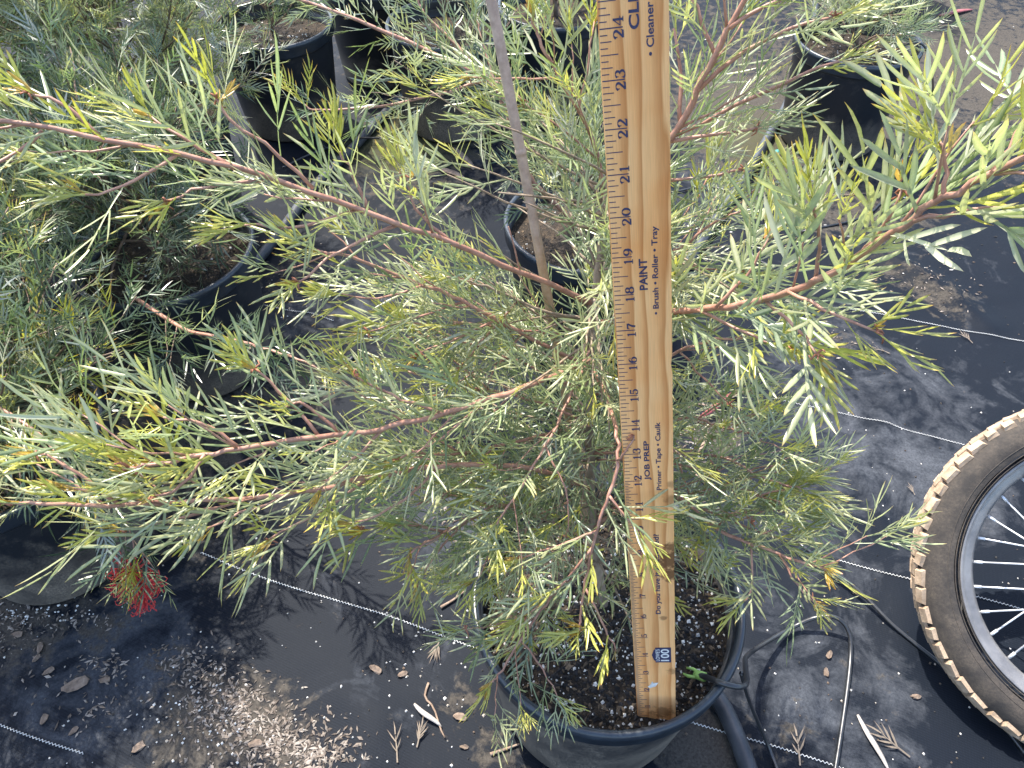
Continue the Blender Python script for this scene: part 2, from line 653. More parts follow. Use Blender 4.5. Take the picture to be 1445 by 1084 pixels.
for (u, v, r, a) in ((1250, 620, .16, .5), (1180, 480, .12, .45), (1150, 900, .14, .25), (1230, 1020, .12, .3), (450, 430, .14, .5), (200, 905, .10, .5), (90, 990, .12, .32), (300, 930, .10, .2),
                     (470, 980, .08, .35), (640, 740, .07, .55), (700, 860, .08, -.3), (390, 880, .12, -.45), (560, 960, .12, -.1), (1400, 300, .12, -.3), (1400, 420, .10, -.3), (1030, 720, .08, .1),
                     (240, 960, .08, .2), (1000, 270, .15, .5), (560, 250, .2, .2), (1330, 720, .1, .3), (1100, 1000, .1, .3)):
    blob(dust, u, v, r, a)
for (u, v, r, a) in ((330, 1000, .055, .55), (270, 1050, .06, .55), (410, 1050, .06, .45), (250, 945, .04, .35), (110, 1000, .05, .12), (20, 890, .07, .30), (150, 890, .04, .2), (1000, 610, .07, .55),
                     (1330, 420, .06, .5), (1180, 480, .07, .4), (1260, 390, .05, .25), (380, 390, .10, .4), (650, 990, .03, .45), (700, 1080, .06, .4), (990, 1050, .06, .6), (1010, 1090, .06, .4), (440, 540, .05, .7),
                     (660, 730, .05, .3), (150, 700, .25, .5), (300, 560, .14, .5), (600, 230, .25, .45), (1060, 180, .25, .55), (1380, 90, .5, .42), (1250, 300, .15, .35), (1140, 300, .12, .3),
                     (1130, 1040, .04, .3), (1215, 960, .04, .25)):
    blob(dirt, u, v, r, a)
for (u, v, r, a) in ((600, 190, .18, .8), (1080, 190, .13, .8), (540, 210, .12, .5), (1330, 190, .12, .45), (1060, 240, .1, .4)):
    blob(moss, u, v, r, a)
dirt = dirt + 0.30 * np.clip((Y - 1.25 - 0.25 * np.clip(0.6 - X, 0, 1)) / 0.6, 0, 1)
dust = dust + 0.2 * np.clip((Y - 1.1) / 0.7, 0, 1)
ny, nx = X.shape
idx = np.arange(ny * nx).reshape(ny, nx)
GF = np.stack([idx[:-1, :-1], idx[:-1, 1:], idx[1:, 1:], idx[1:, :-1]], -1).reshape(-1, 4)
GV = np.stack([X, Y, Z], -1).reshape(-1, 3)
GC = np.clip(np.stack([dust, dirt, moss], -1).reshape(-1, 3), 0, 1)
ground = put('ground', GV, GF, M_ground, cols=GC)
tag(ground, 'black woven landscape fabric dusted with grey dirt', 'ground', kind='structure')


def ground_z(x, y):
    i = min(max(int(np.searchsorted(gy, y)) - 1, 0), ny - 2)
    j = min(max(int(np.searchsorted(gx, x)) - 1, 0), nx - 2)
    fx = (x - gx[j]) / (gx[j + 1] - gx[j])
    fy = (y - gy[i]) / (gy[i + 1] - gy[i])
    return float((Z[i, j] * (1 - fx) + Z[i, j + 1] * fx) * (1 - fy) + (Z[i + 1, j] * (1 - fx) + Z[i + 1, j + 1] * fx) * fy)


def GG(u, v, lift=0.0):
    g = G(u, v)
    g.z = ground_z(g.x, g.y) + lift
    return g


# sewn white guide threads of the fabric: zigzag stitches, parts of the ground
def thread(u0, v0, u1, v1, amp=0.0011):
    a, b = G(u0, v0), G(u1, v1)
    L = (b - a).length
    n = max(8, int(L / 0.0022))
    d = (b - a).normalized()
    s = Vector((-d.y, d.x, 0))
    pts = []
    for i in range(n):
        t = i / (n - 1)
        p = a.lerp(b, t) + s * ((amp if i % 2 else -amp) + 0.0022 * math.sin(t * L * 20 + u0))
        p.z = ground_z(p.x, p.y) + 0.0012
        pts.append(p)
    V, F = tube(pts, 0.00065, 4, False)
    put('guide_thread', V, F, M_thread, ground, at=tuple(a))


for t_ in ((-60, 998, 118, 1064), (285, 785, 700, 922), (960, 1012, 1200, 1092), (1105, 566, 1360, 627), (1185, 790, 1470, 872), (1200, 437, 1470, 486), (370, 430, 470, 455), (470, 640, 560, 662)):
    thread(*t_)

# ------------------------------------------------------------------ pots
POT_H, POT_R, SOIL_Z = 0.235, 0.1335, 0.205


def rock(r, seed, sq=(1, 1, 1), n=6):
    """small irregular lump: jittered octahedron-like solid"""
    q = random.Random(seed)
    V = []
    for d in ((1, 0, 0), (-1, 0, 0), (0, 1, 0), (0, -1, 0), (0, 0, 1), (0, 0, -1)):
        k = r * q.uniform(0.75, 1.2)
        V.append(Vector((d[0] * k * sq[0] + q.uniform(-.2, .2) * r, d[1] * k * sq[1] + q.uniform(-.2, .2) * r, d[2] * k * sq[2])))
    F = [(0, 2, 4), (2, 1, 4), (1, 3, 4), (3, 0, 4), (2, 0, 5), (1, 2, 5), (3, 1, 5), (0, 3, 5)]
    return V, F


_pot_protos = {}


def pot_meshes(near, dark):
    key = (near, dark)
    if key in _pot_protos:
        return _pot_protos[key]
    seg = 96 if near else 56
    q = random.Random(3)

    def wob(an, z):
        return 0.006 * math.sin(2 * an + 0.6) * z / POT_H + 0.003 * math.sin(5 * an + 1.0) * (1 - abs(z / POT_H - .5))
    prof = [(0.0, 0.004), (0.098, 0.004), (0.103, 0.0), (0.107, 0.006), (0.1085, 0.02), (0.1095, 0.022), (0.126, 0.205), (0.127, 0.213), (0.1245, 0.2131), (0.122, 0.19), (0.118, 0.12)]
    body = mesh('pot_body', *lathe(prof, seg, wob), M_pot_near if near else M_pot)
    rp = [(0.1268, 0.206), (0.1308, 0.205), (0.1325, 0.209), (0.1325, 0.222), (0.1338, 0.224), (0.1342, 0.230), (0.1325, 0.2345), (0.129, 0.2355), (0.1262, 0.233), (0.1252, 0.226), (0.1246, 0.206), (0.1240, 0.198)]
    rimm = mesh('pot_rim', *lathe(rp, seg, wob), M_rim)
    _pot_protos[key] = (body, rimm)
    return body, rimm


def soil_mesh(seed, near):
    nr, ns = (34, 110) if near else (12, 40)
    V = [(0, 0, 0.012)]
    F = []
    for i in range(1, nr + 1):
        r = 0.1235 * i / nr
        for j in range(ns):
            an = 2 * math.pi * j / ns
            x, y = r * math.cos(an), r * math.sin(an)
            z = 0.010 * (1 - (i / nr) ** 2) + 0.004 * mnoise.noise(Vector((x * 40, y * 40, seed))) + (0.0028 * mnoise.noise(Vector((x * 220, y * 220, seed + 5))) + 0.002 * mnoise.noise(Vector((x * 500, y * 500, seed))) if near else 0)
            V.append((x, y, z))
    for j in range(ns):
        F.append((0, 1 + j, 1 + (j + 1) % ns))
    for i in range(nr - 1):
        for j in range(ns):
            a = 1 + i * ns
            F.append((a + j, a + ns + j, a + ns + (j + 1) % ns, a + (j + 1) % ns))
    return V, F


def soil_height(x, y, seed, near=True):
    r = math.hypot(x, y) / 0.1235
    return 0.010 * (1 - r * r) + 0.004 * mnoise.noise(Vector((x * 40, y * 40, seed))) + 0.0028 * mnoise.noise(Vector((x * 220, y * 220, seed + 5)))


def make_pot(x, y, label, near=False, seed=1, rot=0.0, sc=1.0, ncrumb=120):
    t = empty('plant_pot', (x, y, 0.002))
    t.rotation_euler = (0, 0, rot)
    t.scale = (sc, sc, sc)
    tag(t, label, 'plant pot', 'black nursery pots')
    b, rm = pot_meshes(near, False)
    ob = link('pot_wall', b, None)
    ob.parent = t
    orr = link('rim', rm, None)
    orr.parent = t
    so = bpy.data.objects.new('soil', mesh('soil', *soil_mesh(seed, near), M_soil))
    COL.objects.link(so)
    so.parent = t
    so.location = (0, 0, SOIL_Z - 0.008)
    q = random.Random(seed * 13)
    mb = MB()
    for i in range(ncrumb):
        rr = 0.122 * math.sqrt(q.random())
        an = q.uniform(0, 6.283)
        xx, yy = rr * math.cos(an), rr * math.sin(an)
        zz = soil_height(xx, yy, seed)
        kind = q.random()
        if kind < 0.24:
            c = q.uniform(.55, .82)
            V, F = rock(q.uniform(.0007, .0013) * q.choice((1, 1, 1.4, 2.2)) * (1 if near else 1.4), i)
            col = (c, c * .96, c * .88)
        elif kind < 0.62:
            V, F = rock(q.uniform(.0009, .0026) * q.choice((1, 1, 1, 1.6)), i, (1.3, .6, .5))
            k = q.uniform(.5, 1.3)
            col = (.13 * k, .092 * k, .058 * k)
        else:
            V, F = rock(q.uniform(.0012, .0045), i, (1, .8, .7))
            k = q.uniform(.4, 1.2)
            col = (.022 * k, .02 * k, .02 * k)
        Mr = Matrix.Translation((xx, yy, zz)) @ Matrix.Rotation(q.uniform(0, 6.28), 4, 'Z') @ Matrix.Rotation(q.uniform(-.5, .5), 4, 'X')
        mb.add([Mr @ v for v in V], F, col)
    cr = bpy.data.objects.new('soil_crumbs', mesh('soil_crumbs', mb.V, mb.F, M_crumb, False, mb.C))
    COL.objects.link(cr)
    cr.parent = t
    cr.location = (0, 0, SOIL_Z - 0.008)
    cr['kind'] = 'stuff'
    return t


MAIN = (0.0955, 0.3575)
pot_main = make_pot(MAIN[0], MAIN[1], 'black plastic pot with scuffed dusty side holding the wooden ruler', True, 2, 0.4, 1.02, 5200)
POTS = {
    'L1': (-0.522, 0.92, 'black pot under dense dark green shrub, its right side facing bare fabric'),
    'L2': (-0.625, 0.565, 'black pot with pale dusty foot beside the red flower'),
    'A': (-0.66, 1.31, 'black pot buried in silvery foliage between two other pots'),
    'T1': (-0.524, 1.71, 'black pot with visible soil and a small dim plant, thin tube across its side'),
    'T2': (-0.33, 1.96, 'black pot half hidden between two pots of the back row'),
    'T3': (-0.142, 1.705, 'black pot with brown dusty lower side behind the silvery branches'),
    'C': (0.118, 0.995, 'black pot with dark soil directly behind the bamboo stake'),
    'C2': (0.10, 1.80, 'black pot in the back row behind the ruler'),
    'R1': (0.732, 1.63, 'black pot with a small silvery shrub standing alone on grey dirt'),
    'R2': (1.10, 2.45, 'black pot far back beside the reddish stick'),
    'B': (-0.98, 1.40, 'black pot at the outer edge of the dense shrub row'),
    'D': (-0.93, 0.96, 'black pot hidden beneath the outermost dark shrub'),
}
for i_, (k_, (x_, y_, l_)) in enumerate(POTS.items()):
    pt_ = make_pot(x_, y_, l_, False, 10 + i_, i_ * 1.1, rng.uniform(0.98, 1.02), 260 if k_ in ('C', 'R1', 'L1', 'T1') else 60)
    if k_ in ('L2', 'T3'):
        w_ = [c for c in pt_.children if c.name.startswith('pot_wall')][0]
        w_.data = w_.data.copy()
        w_.data.materials[0] = M_pot_foot

# ------------------------------------------------------------------ leaves
def leaf_geom(q, L, nl, lobe, w, ang, spread, c_mid, c_edge, c_tip, hi=True, curl=0.0, rach=0.0007):
    """pinnate needle-lobed leaf: petiole + rachis along +Y with stiff linear lobes; +Z is the upper side"""
    V, F, C = [], [], []

    def ribbon(pts, ws, side, up, tipc):
        n = len(pts)
        base = len(V)
        jit = q.uniform(0.85, 1.15)
        rows = []
        for i, (p, wd) in enumerate(zip(pts, ws)):
            t = i / (n - 1)
            k = max(0.0, (t - 0.72) / 0.28)
            ce = [(a * (1 - k) + b * k) * jit for a, b in zip(c_edge, tipc)]
            cm = [(a * (1 - k) + b * k) * jit for a, b in zip(c_mid, tipc)]
            if i == n - 1:
                rows.append([len(V)])
                V.append(p)
                C.append(tipc)
            elif hi:
                rows.append([len(V), len(V) + 1, len(V) + 2])
                V.append(p - side * wd - up * (wd * 0.55))
                V.append(p)
                V.append(p + side * wd - up * (wd * 0.55))
                C.extend([ce, cm, ce])
            else:
                rows.append([len(V), len(V) + 1])
                V.append(p - side * wd)
                V.append(p + side * wd)
                C.extend([ce, ce])
        for a, b in zip(rows[:-1], rows[1:]):
            if len(b) == 1:
                for m in range(len(a) - 1):
                    F.append((a[m], a[m + 1], b[0]))
            else:
                for m in range(len(a) - 1):
                    F.append((a[m], a[m + 1], b[m + 1]))
                    F.append((a[m], b[m + 1], b[m]))

    up = Vector((0, 0, 1))

    def rp(t):
        return Vector((0.02 * L * math.sin(t * 3 + curl * 9), L * t, curl * L * t * t))
    # rachis
    ns = 5 if hi else 3
    ribbon([rp(i / (ns - 1) * 0.98) for i in range(ns)], [rach * 1.2] + [rach] * (ns - 2) + [rach], Vector((1, 0, 0)), up, c_mid)
    # lobes
    pairs = nl // 2
    for k in range(nl):
        if k == nl - 1:
            t, a, sgn = 0.97, q.uniform(-.12, .12), 1
        else:
            lvl = k // 2
            sgn = 1 if k % 2 else -1
            t = 0.36 + 0.58 * (lvl + (0.25 if sgn > 0 else 0)) / max(1, pairs - 0.2)
            a = sgn * (ang + q.uniform(-.1, .1)) * (1.1 - 0.25 * t)
        ll = lobe * q.uniform(0.78, 1.12) * (1.0 if 0.4 < t < 0.9 else 0.88)
        p0 = rp(min(t, 1))
        tilt = q.uniform(-.5, .5) * spread + 0.15 * spread
        d = Vector((math.sin(a), math.cos(a) * math.cos(tilt), math.sin(tilt)))
        d.normalize()
        side = d.cross(up).normalized()
        upl = side.cross(d).normalized()
        roll = q.uniform(-.5, .5)
        s2 = side * math.cos(roll) + upl * math.sin(roll)
        u2 = upl * math.cos(roll) - side * math.sin(roll)
        bend = q.uniform(-.10, .10)
        bx = -sgn * q.uniform(0.0, 0.16)
        st = (0, .12, .5, .82, 1.0) if hi else (0, .45, 1.0)
        wp = (.5, .85, 1.0, .72, 0) if hi else (.7, 1.0, 0)
        pts = [p0 + d * (ll * s) + upl * (bend * ll * s * s) + Vector((bx * ll * s * s, 0, 0)) for s in st]
        ribbon(pts, [w * x * q.uniform(.92, 1.08) for x in wp], s2, u2, c_tip)
    return np.array([tuple(v) for v in V]), np.array(F), np.array([tuple(c)[:3] for c in C])


def tone_cols(name, q):
    j = q.uniform(0.85, 1.18)
    if name == 'mature':
        e, m, t = (0.155, 0.222, 0.085), (0.32, 0.37, 0.20), (0.30, 0.28, 0.09)
    elif name == 'grey':
        e, m, t = (0.165, 0.225, 0.125), (0.28, 0.33, 0.215), (0.27, 0.28, 0.16)
    elif name == 'light':
        e, m, t = (0.30, 0.335, 0.165), (0.44, 0.46, 0.29), (0.45, 0.32, 0.11)
    elif name == 'young':
        e, m, t = (0.37, 0.37, 0.055), (0.46, 0.46, 0.13), (0.54, 0.28, 0.06)
    elif name == 'tip':
        e, m, t = (0.42, 0.28, 0.03), (0.45, 0.30, 0.05), (0.48, 0.13, 0.035)
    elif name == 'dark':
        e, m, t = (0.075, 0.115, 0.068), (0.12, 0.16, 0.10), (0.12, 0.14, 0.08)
    elif name == 'silver':
        e, m, t = (0.29, 0.32, 0.215), (0.37, 0.40, 0.29), (0.38, 0.36, 0.23)
    elif name == 'dry':
        e, m, t = (0.17, 0.135, 0.10), (0.26, 0.215, 0.165), (0.15, 0.11, 0.08)
    return tuple(tuple(c * j for c in x) for x in (m, e, t))


LEAF = {}


def leaf_set(key, tone, count, hi, mat, L, nl, lobe, w, ang=0.5, spread=0.55, rach=0.0007):
    q = random.Random(sum(map(ord, key)) * 7 + len(key))
    out = []
    for i in range(count):
        cm, ce, ct = tone_cols(tone, q)
        V, F, C = leaf_geom(q, L * q.uniform(.85, 1.15), q.choice(nl), lobe * q.uniform(.85, 1.15), w * q.uniform(.9, 1.15), ang * q.uniform(.85, 1.2), spread,
                            cm, ce, ct, hi, q.uniform(-.15, .25), rach)
        out.append([V, F, C, None, mat])
    LEAF[key] = out


for tn, ct in (('mature', 7), ('light', 7), ('grey', 5)):
    leaf_set('big_' + tn, tn, ct, True, M_leaf, .048, (5, 5, 7, 7), .031, .00112)
    leaf_set('wide_' + tn, tn, ct, True, M_leaf, .046, (5, 5, 7), .031, .00150, .52, .5, .0009)
    leaf_set('small_' + tn, tn, ct, True, M_leaf, .046, (5, 7, 7), .029, .00092, .52, .7, .0006)
leaf_set('big_young', 'young', 6, True, M_leaf, .030, (3, 5, 5), .023, .00105, .42)
leaf_set('small_young', 'young', 6, True, M_leaf, .030, (5, 7), .020, .0010, .45)
leaf_set('tip', 'tip', 6, True, M_leaf, .010, (3, 3, 5), .013, .0009, .3)
for tn in ('dark', 'silver', 'grey', 'light', 'young'):
    leaf_set('far_' + tn, tn, 6, False, M_leaf_far, .044, (7, 7, 9), .027, .00108, .55, .7, .0008)
leaf_set('dry', 'dry', 6, False, M_leaf_dry, .03, (5, 7, 9), .022, .0009, .55, .2, .0008)


def leaf_mesh(key, i):
    r = LEAF[key][i]
    if r[3] is None:
        r[3] = mesh('leaf', r[0], r[1], r[4], True, r[2])
    return r[3]


def orient(p, d, up, roll=0.0, sc=1.0):
    d = d.normalized()
    x = d.cross(up)
    if x.length < 1e-4:
        x = d.orthogonal()
    x.normalize()
    z = x.cross(d).normalized()
    if roll:
        x, z = x * math.cos(roll) + z * math.sin(roll), z * math.cos(roll) - x * math.sin(roll)
    m = Matrix(((x.x, d.x, z.x, p.x), (x.y, d.y, z.y, p.y), (x.z, d.z, z.z, p.z), (0, 0, 0, 1)))
    return m @ Matrix.Scale(sc, 4)


UP = Vector((0, 0, 1))
# the ruler's silhouette in the photograph, used only to keep foliage from growing through the board
RUL_P0 = P(926, 1023, 0.72)


class Shrub:
    def __init__(self, name, loc, label, seed):
        self.root = empty(name, loc)
        tag(self.root, label, 'shrub', 'potted needle-leaf shrubs')
        self.q = random.Random(seed)
        self.leaves = []          # (key, index, matrix, branch object, allow_front)
        self.reject = None

    def stem(self, name, pts, r0, r1, mat, parent, n=None, seg=7):
        n = n or max(6, len(pts) * 5)
        sp = spline(pts, n)
        q = self.q
        sp = [sp[0]] + [p + Vector((q.gauss(0, 1), q.gauss(0, 1), q.gauss(0, 1))) * (0.0006) for p in sp[1:]]
        rad = [r0 + (r1 - r0) * (i / (n - 1)) for i in range(n)]
        V, F = tube(sp, rad, seg)
        o = put(name, V, F, mat, parent, at=tuple(sp[0]))
        return o, sp

    def leafy(self, sp, br, keyf, spacing, size, t0=0.0, front=False, flare=0.75, upb=0.30, tipn=4, tipkey=None):
        """leaves up a stem in a spiral, ascending, thinning to a young tuft at the tip"""
        q = self.q
        ln = [0.0]
        for a, b in zip(sp[:-1], sp[1:]):
            ln.append(ln[-1] + (b - a).length)
        tot = ln[-1]
        s = tot * t0 + q.uniform(0, spacing)
        ph = q.uniform(0, 6.28)
        while s < tot:
            k = max(j for j in range(len(ln)) if ln[j] <= s)
            k = min(k, len(sp) - 2)
            f = (s - ln[k]) / max(1e-9, ln[k + 1] - ln[k])
            p = sp[k].lerp(sp[k + 1], f)
            tg = (sp[k + 1] - sp[k]).normalized()
            a = tg.orthogonal().normalized()
            b = tg.cross(a)
            rd = a * math.cos(ph) + b * math.sin(ph)
            ph += 2.4 + q.uniform(-.35, .35)
            d = tg * q.uniform(.55, .95) + rd * flare * q.uniform(.8, 1.2) + UP * upb * q.uniform(.3, 1.5)
            t = s / tot
            key = keyf(t, q)
            sc = size * q.uniform(.78, 1.18) * (1.0 - 0.25 * max(0, (t - .8) / .2))
            up2 = (UP + rd * 0.5 + Vector((q.gauss(0, .35), q.gauss(0, .35), q.gauss(0, .35)))).normalized()
            self.add(key, orient(p, d, up2, q.uniform(-.9, .9), sc), br, front)
            s += spacing * q.uniform(.65, 1.35)
        if tipkey:
            p, tg = sp[-1], (sp[-1] - sp[-2]).normalized()
            for i in range(tipn):
                rd = Vector((q.gauss(0, 1), q.gauss(0, 1), q.gauss(0, 1)))
                d = tg + rd * .28
                self.add(q.choice(tipkey), orient(p - tg * 0.002 * i, d, UP, q.uniform(-1, 1), size * q.uniform(.7, 1.1)), br, front)

    def add(self, key, M, br, front=False):
        if self.reject and self.reject(M, front):
            return
        self.leaves.append((key, self.q.randrange(len(LEAF[key])), M, br))

    def bud(self, p, d, br, s=1.0):
        q = self.q
        mb = MB()
        for i in range(4):
            dd = (d + Vector((q.gauss(0, 1), q.gauss(0, 1), q.gauss(0, 1))) * .35).normalized()
            e = p + dd * .006 * s
            V, F = tube([p, p + dd * .003 * s + UP * .001 * s, e, e + (dd * .2 + Vector((q.gauss(0, 1), q.gauss(0, 1), q.gauss(0, 1))) * .7) * .003 * s], [.0007 * s, .0010 * s, .0008 * s, .0005 * s], 5)
            mb.add(V, F)
        mb.put('bud', M_bud, br, at=tuple(p))

    def finish(self, nparts):
        """largest leaves in view become parts; the rest is one foliage mass"""
        sized = []
        for i, (key, k, M, br) in enumerate(self.leaves):
            p = M @ Vector((0, 0.03, 0))
            u, v, d = proj(p)
            vis = 1.0 if (-40 < u < 1485 and -40 < v < 1124 and d > .1) else 0.0
            sized.append((vis * M.to_scale().x * (len(LEAF[key][k][0]) ** .3) / max(d, .1), i))
        sized.sort(reverse=True)
        pick = {i for s, i in sized[:nparts] if s > 0}
        groups = {}
        inv = {}
        for i, (key, k, M, br) in enumerate(self.leaves):
            if i in pick:
                if br.name not in inv:
                    inv[br.name] = world_of(br).inverted()
                o = bpy.data.objects.new('leaf', leaf_mesh(key, k))
                COL.objects.link(o)
                o.parent = br
                o.matrix_basis = inv[br.name] @ M
            else:
                groups.setdefault(LEAF[key][k][4].name, []).append((key, k, M))
        for mn, lst in groups.items():
            Vs, Fs, Cs, off = [], [], [], 0
            for key, k, M in lst:
                V, F, C = LEAF[key][k][:3]
                A = np.array(M)
                Vs.append(V @ A[:3, :3].T + A[:3, 3])
                Fs.append(F + off)
                Cs.append(C)
                off += len(V)
            o = put('foliage', np.concatenate(Vs), np.concatenate(Fs), bpy.data.materials[mn], self.root, True, np.concatenate(Cs), at=tuple(self.root.location))
            o['kind'] = 'stuff'
        return len(self.leaves)


# ------------------------------------------------------------------ ruler frame (needed before the foliage)
INCH = 0.0254
_uc = Vector((242.0, 1608.0, 1086.0)).normalized()          # camera axes: right, down, forward


def cam2world(v):
    return Vector((v.x, v.z * CP - v.y * SP, -v.z * SP - v.y * CP))


R_up = -cam2world(_uc).normalized()
_t = Vector((1.0, 0.0, -0.138))
_t.y = -(_uc.x * _t.x + _uc.z * _t.z) / _uc.y
R_rt = cam2world(_t).normalized()
R_n = R_rt.cross(R_up).normalized()
RW = 1.395 * INCH
R_o = P(900, 1021, 0.729)                                    # left edge at the soil, zero mark
R_M = Matrix(((R_rt.x, R_up.x, R_n.x, R_o.x), (R_rt.y, R_up.y, R_n.y, R_o.y), (R_rt.z, R_up.z, R_n.z, R_o.z), (0, 0, 0, 1)))
R_Mi = R_M.inverted()


def near_ruler(M, front):
    """True when a leaf would pass through the board, or hang between board and camera without being meant to"""
    for yy, xx in ((0.0, 0), (0.03, 0), (0.065, 0), (0.05, .02), (0.05, -.02)):
        p = M @ Vector((xx, yy, 0))
        l = R_Mi @ p
        if -0.012 < l.x < RW + 0.004 and abs(l.z + .0025) < 0.006 and l.y < 0.7:
            return True
        if not front:
            # line of sight to this point crosses the board?
            c = R_Mi @ Vector((0, 0, H))
            if (l.z > 0):
                k = c.z / (c.z - l.z) if c.z > l.z else None
                if k:
                    hx = c.x + (l.x - c.x) * k
                    if -0.002 < hx < RW + 0.002:
                        return True
        u, v, d = proj(p)
        if d < 0.17:
            return True
        if 700 < u < 772 and 262 < v < 362 and d < .9:
            return True
        # keep the stake's line of sight clear
        if v < 500 and abs(u - (690 + v * .195)) < 13 and d < .52 + v * .00026:
            return True
    return False


# ------------------------------------------------------------------ main shrub
main = Shrub('needle_leaf_shrub', (MAIN[0], MAIN[1], SOIL_Z), 'large bright green needle-leaf shrub with reddish stems growing around the ruler', 21)
main.reject = near_ruler
TR = [(852, 862, .794), (838, 760, .755), (832, 650, .71), (833, 520, .665), (838, 430, .64), (850, 330, .625), (862, 220, .60), (868, 120, .57)]
trunk, trunk_sp = main.stem('trunk', [P(*t) for t in TR], .0055, .0022, M_bark_old, main.root, 40, 9)


def tone_big(t, q):
    r = q.random()
    if t > .90:
        return 'big_young' if r < .75 else 'big_light'
    if t > .55:
        return 'big_light' if r < .62 else ('big_mature' if r < .88 else 'big_young')
    if t > .25:
        return 'big_mature' if r < .45 else ('big_light' if r < .8 else 'big_grey')
    return 'small_grey' if r < .4 else ('small_mature' if r < .75 else 'small_light')


def tone_wide(t, q):
    return tone_big(max(t, .3), q).replace('big_', 'wide_').replace('wide_young', 'big_young').replace('small_', 'wide_')


def tone_small(t, q):
    r = q.random()
    if t > .88:
        return 'small_young' if r < .6 else 'small_light'
    if t > .5:
        return 'small_light' if r < .5 else ('small_mature' if r < .8 else 'small_grey')
    return 'small_grey' if r < .42 else ('small_mature' if r < .75 else 'small_light')


